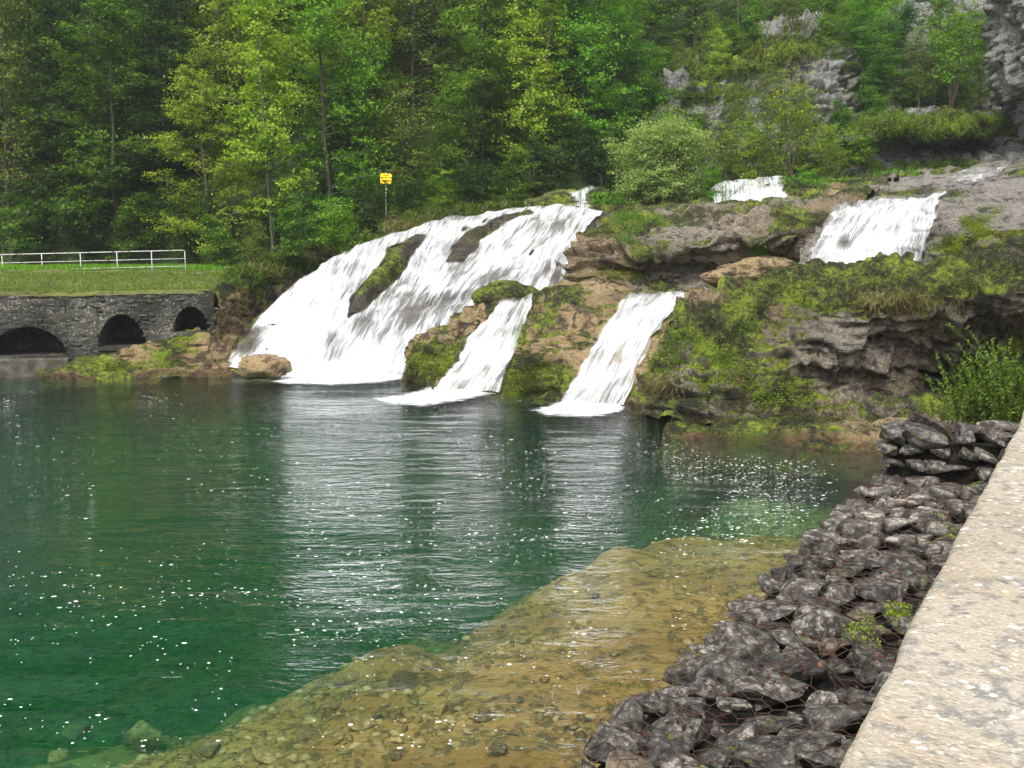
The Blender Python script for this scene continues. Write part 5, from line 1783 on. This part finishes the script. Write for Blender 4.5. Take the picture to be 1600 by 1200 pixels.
# above the crag and the shelf
for px, Y, k, s, lab in [
    (1010, 66, 'alder', 0.7, 'olive tree rising above the left shoulder of the crag'),
    (1075, 68, 'beech', 0.7, 'mid green tree on the grassy top of the crag, leftmost'),
    (1140, 69, 'alder2', 0.75, 'thin many-stemmed olive tree on the top of the crag'),
    (1205, 70, 'beech2', 0.75, 'green tree above the middle of the crag'),
    (1265, 69, 'ash2', 0.75, 'bright green tree above the white rocks of the crag'),
    (1330, 64, 'beech', 0.8, 'green tree hanging over the right shoulder of the crag'),
    (1385, 66, 'elder', 1.0, 'misty blue-green tree between the crag and the cliff'),
    (1440, 68, 'alder', 0.8, 'misty olive tree on top of the rear cliff, left'),
    (1500, 70, 'beech2', 0.8, 'misty green tree on top of the rear cliff, right'),
    (1110, 80, 'beech', 1.0, 'far green tree high above the crag, left'),
    (1180, 82, 'ash', 1.0, 'far bright tree high above the crag, middle'),
    (1260, 84, 'alder', 1.0, 'far olive tree high above the crag, right'),
    (1040, 78, 'alder2', 1.0, 'far olive tree high above the crag, leftmost'),
    (1340, 86, 'beech', 1.0, 'far green tree fading into mist above the gap'),
    (1420, 88, 'elder', 1.2, 'far blue-green tree fading into mist above the rear cliff'),
]:
    plant('tree', k, on_hill(px, Y), s, r.random() * 6.28, lab, 'tree', 'trees above the crag')
for px, py, Y, k, s, lab in [
    (1485, 178, 52.5, 'stooled', 0.95, 'many-stemmed light green tree standing on the grassy shelf'),
    (1435, 180, 53.5, 'alder2', 0.42, 'slim dark-trunked tree on the left of the grassy shelf'),
    (1390, 188, 54.5, 'beech2', 0.42, 'small green tree at the left end of the grassy shelf'),
    (1530, 180, 53, 'alder', 0.36, 'small sparse tree at the right end of the grassy shelf'),
    (1345, 180, 57, 'beech', 0.55, 'bushy green tree in the gully right of the crag'),
    (1410, 184, 55.5, 'elder', 0.62, 'pale blue-green tree before the rear cliff, left of the many-stemmed tree'),
    (1460, 178, 56.5, 'beech2', 0.60, 'misty green tree pressed against the rear cliff'),
    (1515, 182, 55.5, 'ash2', 0.48, 'light green tree right of the many-stemmed tree on the shelf'),
    (1370, 170, 60, 'ash', 0.62, 'bright green tree in the gully left of the rear cliff'),
    (1300, 150, 57.5, 'ash2', 0.40, 'small bright tree over the white rocks of the crag'),
    (1120, 175, 57.0, 'maple', 0.36, 'small yellow-green tree on the face of the crag'),
    (1235, 292, 50.5, 'sapling', 1.15, 'slender dark-stemmed young tree in front of the crag'),
    (1160, 296, 50.5, 'sapling', 0.75, 'low yellow-green young tree right of the round willow'),
    (1290, 288, 50.5, 'sapling', 0.62, 'small yellow-green young tree right of the slender one'),
]:
    plant('tree', k, P(px, py, Y), s, r.random() * 6.28, lab, 'tree')
for px, py, Y, k, s, lab in [
    (1030, 322, 46.8, 'roundwillow', 1.12, 'rounded pale green willow bush between the two upper cascades'),
    (520, 400, 40.6, 'shrub2', 0.95, 'rounded green bush left of the main cascade crest'),
    (455, 412, 40.2, 'shrub', 0.9, 'dark green bush at the end of the railing bank'),
    (1345, 270, 50.5, 'shrub2', 0.95, 'bright green bush under the overhung shelf'),
    (1200, 290, 49.5, 'shrub3', 0.9, 'olive bush above the stepped upper cascade'),
    (1110, 305, 48.6, 'shrub2', 0.6, 'small green bush left of the stepped upper cascade'),
    (1130, 282, 50.2, 'shrub3', 0.9, 'grey-green bush behind the round willow'),
    (1065, 270, 51.5, 'shrub', 0.95, 'green bush behind the left of the round willow'),
    (1260, 300, 48.5, 'shrub2', 0.5, 'small bright bush right of the stepped upper cascade'),
    (1300, 285, 49.5, 'shrub3', 0.7, 'olive bush between the stepped cascade and the bare slab'),
    (1030, 165, 58.5, 'shrub', 1.3, 'green bush at the left shoulder of the crag'),
    (1110, 95, 60, 'shrub3', 1.0, 'olive bush on the top left of the crag'),
    (1180, 70, 61, 'shrub', 1.1, 'green bush on the top of the crag'),
    (1370, 200, 53, 'shrub', 0.8, 'green bush at the foot of the gully trees'),
    (990, 240, 56, 'shrub', 1.5, 'large green bush left of the crag'),
    (940, 285, 51, 'shrub4', 1.2, 'dark bush left of the round willow'),
    (860, 305, 49.5, 'shrub4', 1.1, 'dark bush above the tiny upper cascade'),
    (800, 322, 48, 'shrub', 1.0, 'green bush right of the sign above the crest'),
    (740, 325, 47.6, 'shrub4', 1.0, 'dark bush above the middle of the main crest'),
    (690, 335, 46.8, 'shrub2', 0.85, 'bright bush right of the sign post'),
    (640, 345, 45.6, 'shrub4', 0.9, 'dark low bush under the yellow sign'),
    (570, 365, 44.0, 'shrub4', 0.95, 'dark bush left of the sign post'),
    (400, 418, 39.6, 'shrub3', 0.7, 'olive bush just right of the railing end'),
    (350, 425, 41.5, 'shrub', 0.9, 'green bush behind the last railing post'),
    (300, 400, 45.5, 'shrub4', 1.2, 'dark bush at the back of the lawn, right'),
    (200, 400, 46, 'shrub', 1.1, 'green bush at the back of the lawn, middle'),
    (120, 400, 46, 'shrub4', 1.2, 'dark bush at the back of the lawn, left of middle'),
    (40, 400, 46, 'shrub', 1.1, 'green bush at the back of the lawn, left'),
    (480, 385, 43, 'shrub4', 1.1, 'dark bush behind the rounded green one'),
]:
    plant('bush', k, P(px, py, Y), s, r.random() * 6.28, lab, 'bush')


for k in range(44):
    px = -90 + 1110 * (k + r.random()) / 44
    Y = 48.5 + 12 * r.random()
    key = ['shrub4', 'shrub', 'shrub3', 'shrub4'][r.integers(4)] if px < 330 else ['shrub', 'shrub2', 'shrub3', 'shrub'][r.integers(4)]
    plant('bush', key, on_hill(px, Y), 1.1 + 0.7 * r.random(), r.random() * 6.28, 'leafy undergrowth bush between the tree trunks on the wooded slope', 'bush', 'undergrowth bushes on the wooded slope')
for k, (px, py, Y, key, s) in enumerate([(1010, 280, 53, 'shrub', 1.0), (1045, 235, 54.6, 'shrub3', 0.9), (1085, 245, 54.2, 'shrub', 0.9), (1130, 250, 53.6, 'shrub3', 1.1), (1175, 255, 53, 'shrub', 0.9), (1215, 250, 53.4, 'shrub3', 1.1),
                                         (1260, 255, 53, 'shrub3', 1.0), (1300, 262, 52.4, 'shrub', 0.8), (1150, 200, 55, 'shrub3', 0.9), (1200, 185, 55, 'shrub3', 1.0), (1070, 190, 55.6, 'shrub', 0.8), (1250, 200, 55, 'shrub3', 0.9),
                                         (1020, 205, 56.2, 'shrub', 1.1), (1320, 225, 54.4, 'shrub', 0.9), (1060, 130, 58.5, 'shrub3', 0.9), (1150, 92, 60, 'shrub', 0.9), (1240, 62, 61, 'shrub3', 1.1), (1290, 62, 61, 'shrub', 1.2), (1330, 110, 60, 'shrub', 1.4), (1350, 160, 59, 'shrub', 1.3)]):
    plant('bush', key, P(px, py, Y), s, r.random() * 6.28, 'loose green bush clinging to the ledges of the grey crag', 'bush', 'bushes clinging to the crag')


def willow_shoots():
    """loose upright shoots with narrow leaves behind the parapet"""
    r = np.random.default_rng(31)
    T = Tris()
    C, Nn, Ln, Va, Lv = [], [], [], [], []
    base = PZ(1548, 672, RZ - 0.3)
    for k in range(230):
        b = np.array([r.normal(0.10, 0.36), r.normal(0.15, 0.30), 0.0])
        H = (0.40 + 1.05 * r.random() ** 1.5) * (0.85 + 0.40 * np.clip(b[0], -1, 1))
        a = r.random() * 6.28
        ln = 0.75 * r.random() + 0.10
        pts = [b + np.array([math.cos(a) * ln * f ** 1.4 * H, math.sin(a) * ln * f ** 1.4 * H, H * f]) for f in np.linspace(0, 1, 6)]
        T.tube(pts, [0.008, 0.007, 0.006, 0.005, 0.004, 0.002], 4, False)
        pts = np.array(pts)
        m = int(75 * H)
        f = r.random(m) ** 0.8 * 5
        i = np.minimum(f.astype(int), 4)
        q = pts[i] * (1 - (f - i))[:, None] + pts[i + 1] * (f - i)[:, None]
        d = r.normal(0, 1, (m, 3)) + np.array([0, 0, 0.7])
        d /= np.linalg.norm(d, axis=1, keepdims=True)
        C.append(q + d * 0.025)
        Ln.append(d)
        Nn.append(r.normal(0, 1, (m, 3)) + np.array([0, -0.3, 0.8]))
        Lv.append(0.04 + 0.035 * r.random(m))
        Va.append(np.clip(0.45 + 0.2 * r.normal() + 0.15 * r.normal(size=m), 0, 1))
    C, Nn, Ln, Va, Lv = map(np.concatenate, (C, Nn, Ln, Va, Lv))
    root = empty('bush', tuple(base))
    a = obj('stems', T.mesh('stems', True), MAT['bark'], root)
    b = obj('foliage', leaves_mesh('foliage', C, Nn, Ln, Lv, Lv * 0.42, Va), leaf_mat('leaf_willow_shoot', (0.05, 0.10, 0.008), (0.11, 0.19, 0.015), (0.19, 0.29, 0.03)), root)
    tag(root, 'bright green willow shoots growing behind the raised gabion at the right edge', 'bush')


willow_shoots()


def tufts(name, key, mat, label, cat, spots, n, h, wid, seed, hang=0.0, spread=1.0):
    """grass or moss growing on a rock grid around survey spots (px, py, rx, ry)"""
    G, N = GRIDS[key]
    pp = proj(G).reshape(-1, 2)
    V, Nn = G.reshape(-1, 3), N.reshape(-1, 3)
    vis = (Nn * (np.array([0, 0, CAM_H]) - V)).sum(1) > -0.3 * np.linalg.norm(V, axis=1)
    r = np.random.default_rng(seed)
    W = np.zeros(len(V))
    for (x, y, rx, ry) in spots:
        W = np.maximum(W, np.exp(-(((pp[:, 0] - x) / rx) ** 2 + ((pp[:, 1] - y) / ry) ** 2)))
    W = np.where(W > 0.25, W, 0) * vis * sstep(-0.25, 0.35, fbm(V, 2.2, 2, seed))
    if W.sum() <= 0:
        return
    idx = r.choice(len(V), n, p=W / W.sum())
    base = V[idx] + r.normal(0, 0.05, (n, 3)) * spread
    nn = Nn[idx]
    d = nn * 0.7 + np.array([0, 0, 1.0]) * (1 - hang) - np.array([0, 0, 1.0]) * hang + r.normal(0, 0.45, (n, 3))
    d /= np.linalg.norm(d, axis=1, keepdims=True)
    H = h * (0.5 + r.random(n))
    var = np.clip(0.5 + 0.5 * fbm(V[idx], 1.5, 2, seed + 1) + 0.18 * r.normal(size=n), 0, 1)
    me = leaves_mesh(name, base + d * H[:, None] * 0.42, r.normal(size=(n, 3)) + nn * 0.8, d, H, wid * (0.7 + 0.6 * r.random(n)), var)
    o = obj(name, me, mat)
    tag(o, label, cat, kind='stuff')


tufts('moss', 'right', LEAF['moss'], 'bright yellow-green moss cushions on the crest of the overhanging rock', 'moss', [(1225, 465, 50, 28), (1390, 440, 60, 10), (1150, 560, 60, 30), (1135, 600, 50, 25), (1090, 540, 40, 25), (1250, 480, 20, 20), (1180, 620, 60, 20), (1230, 620, 40, 15)], 10880, 0.038, 0.022, 1)
tufts('moss', 'right', LEAF['darkmoss'], 'dark brown-green moss coat over the overhanging rock', 'moss', [(1330, 440, 240, 22), (1500, 430, 110, 40), (1180, 580, 130, 60), (1250, 640, 120, 20), (1420, 500, 90, 40), (1150, 500, 90, 40)], 16800, 0.040, 0.024, 2)
tufts('grass_tuft', 'right', LEAF['grass'], 'dark green grass tufts hanging left on the overhanging rock', 'grass', [(1060, 525, 18, 16), (1040, 570, 22, 20), (1140, 575, 20, 14), (1160, 520, 20, 12)], 1500, 0.24, 0.02, 3, 0.35)
tufts('dry_grass', 'right', LEAF['straw'], 'pale dry grass hanging from the overhanging rock', 'grass', [(1040, 600, 24, 10), (1140, 590, 20, 10), (1340, 470, 50, 8), (1450, 470, 60, 10), (1230, 480, 20, 8)], 2600, 0.30, 0.016, 4, 0.8)
tufts('moss', 'mid', LEAF['moss'], 'green moss and plants on the layered ledge', 'moss', [(990, 350, 40, 14), (1010, 380, 40, 14), (1180, 385, 20, 25), (1230, 345, 25, 10), (960, 430, 60, 8), (1060, 385, 30, 8), (1225, 400, 25, 25)], 12240, 0.038, 0.022, 5)
tufts('moss', 'mid', LEAF['darkmoss'], 'dark moss on the face of the layered ledge', 'moss', [(1000, 400, 80, 20), (1120, 415, 140, 12), (1200, 350, 110, 14), (1240, 390, 60, 35), (1100, 330, 120, 8)], 15680, 0.040, 0.024, 6)
tufts('grass_tuft', 'mid', LEAF['grass'], 'grass tufts on the top of the layered ledge', 'grass', [(1000, 345, 40, 8), (980, 370, 24, 10), (1185, 395, 14, 18), (1215, 430, 12, 8)], 3000, 0.30, 0.022, 7, 0.3)
tufts('moss', 'centre', LEAF['moss'], 'wet green moss on the foot of the tan outcrop', 'moss', [(680, 570, 40, 25), (825, 595, 45, 25), (720, 545, 20, 12), (895, 600, 18, 15)], 12240, 0.038, 0.022, 8)
tufts('moss', 'centre', LEAF['darkmoss'], 'dark wet moss on the foot of the tan outcrop', 'moss', [(670, 580, 50, 28), (830, 590, 60, 30), (790, 460, 50, 12)], 10080, 0.040, 0.024, 9)
tufts('moss', 'slab', LEAF['moss'], 'bright moss bank at the right edge under the pale slab', 'moss', [(1570, 360, 50, 18), (1530, 350, 40, 10), (1500, 385, 40, 14)], 10880, 0.038, 0.022, 10)
tufts('moss', 'slab', LEAF['darkmoss'], 'dark moss under the pale slab', 'moss', [(1540, 395, 90, 22), (1480, 385, 30, 25), (1400, 300, 120, 6)], 10080, 0.040, 0.024, 11)
tufts('grass_tuft', 'bank', LEAF['grass'], 'undergrowth of grass and ferns along the bank above the main crest', 'grass', [(560, 370, 120, 22), (700, 335, 120, 18), (440, 420, 50, 16), (390, 430, 40, 16)], 14000, 0.34, 0.045, 12)
tufts('dry_grass', 'bank', LEAF['straw'], 'dry brown undergrowth along the bank above the main crest', 'grass', [(620, 350, 120, 16), (420, 425, 60, 14), (760, 322, 80, 10)], 5000, 0.30, 0.03, 13, 0.3)
tufts('moss', 'bank', LEAF['darkmoss'], 'dark moss on the ochre bank beside the main cascade', 'moss', [(380, 470, 40, 40), (440, 430, 60, 20), (560, 390, 80, 20)], 8960, 0.040, 0.024, 14)
tufts('moss', 'shelf', LEAF['moss'], 'green moss on the low ochre rocks at the left waterside', 'moss', [(255, 560, 30, 14), (200, 575, 40, 8), (290, 540, 30, 12), (150, 570, 30, 10)], 5440, 0.038, 0.022, 15)
tufts('moss', 'cascade', LEAF['darkmoss'], 'dark moss on the rock rib in the main cascade', 'moss', [(600, 425, 22, 28), (580, 450, 14, 14), (640, 385, 12, 8)], 2800, 0.040, 0.024, 16)
tufts('shelf_grass', 'lip', LEAF['olive'], 'shaggy yellowish grass fringe on the overhung shelf', 'grass', [(1440, 200, 90, 14), (1540, 195, 40, 12), (1360, 195, 40, 10)], 7000, 0.30, 0.04, 17, 0.6)
tufts('shelf_grass', 'lip', LEAF['grass'], 'green grass on the overhung shelf', 'grass', [(1440, 185, 110, 10), (1550, 190, 40, 10), (1450, 262, 120, 8)], 6000, 0.28, 0.04, 18, 0.2)
tufts('crag_grass', 'crag', LEAF['olive'], 'brownish grass on the ledges of the crag', 'grass', [(1200, 82, 120, 14), (1130, 115, 70, 10), (1130, 148, 60, 10), (1050, 140, 40, 10)], 7000, 0.22, 0.04, 19)
tufts('crag_grass', 'crag', LEAF['grass'], 'green grass on the ledges of the crag', 'grass', [(1210, 70, 120, 14), (1150, 105, 90, 10), (1110, 155, 70, 10), (1180, 260, 150, 16), (1300, 250, 50, 16)], 10000, 0.24, 0.05, 20)
tufts('ledge_grass', 'upper', LEAF['mid'], 'low green plants along the upper ledge', 'grass', [(1080, 305, 60, 8), (1270, 285, 50, 8), (1380, 272, 80, 8), (970, 312, 50, 8)], 5000, 0.16, 0.06, 21)
tufts('moss', 'low', LEAF['darkmoss'], 'moss on the low slab at the water edge', 'moss', [(1100, 658, 50, 8), (1240, 656, 60, 8), (1380, 670, 50, 8)], 5600, 0.040, 0.024, 22)

# ------------------------------------------------------------------ river mist in the air
hz = Tris().box((10, 60, 40), (420, 330, 98))
t = NT('river_mist')
vp = t.n('VolumePrincipled', {'Color': (0.86, 0.90, 0.94), 'Density': 0.0005, 'Anisotropy': 0.2})
tag(obj('haze', hz.mesh('haze'), t.done(None, vp)), 'thin pale mist filling the valley', 'haze', kind='stuff')
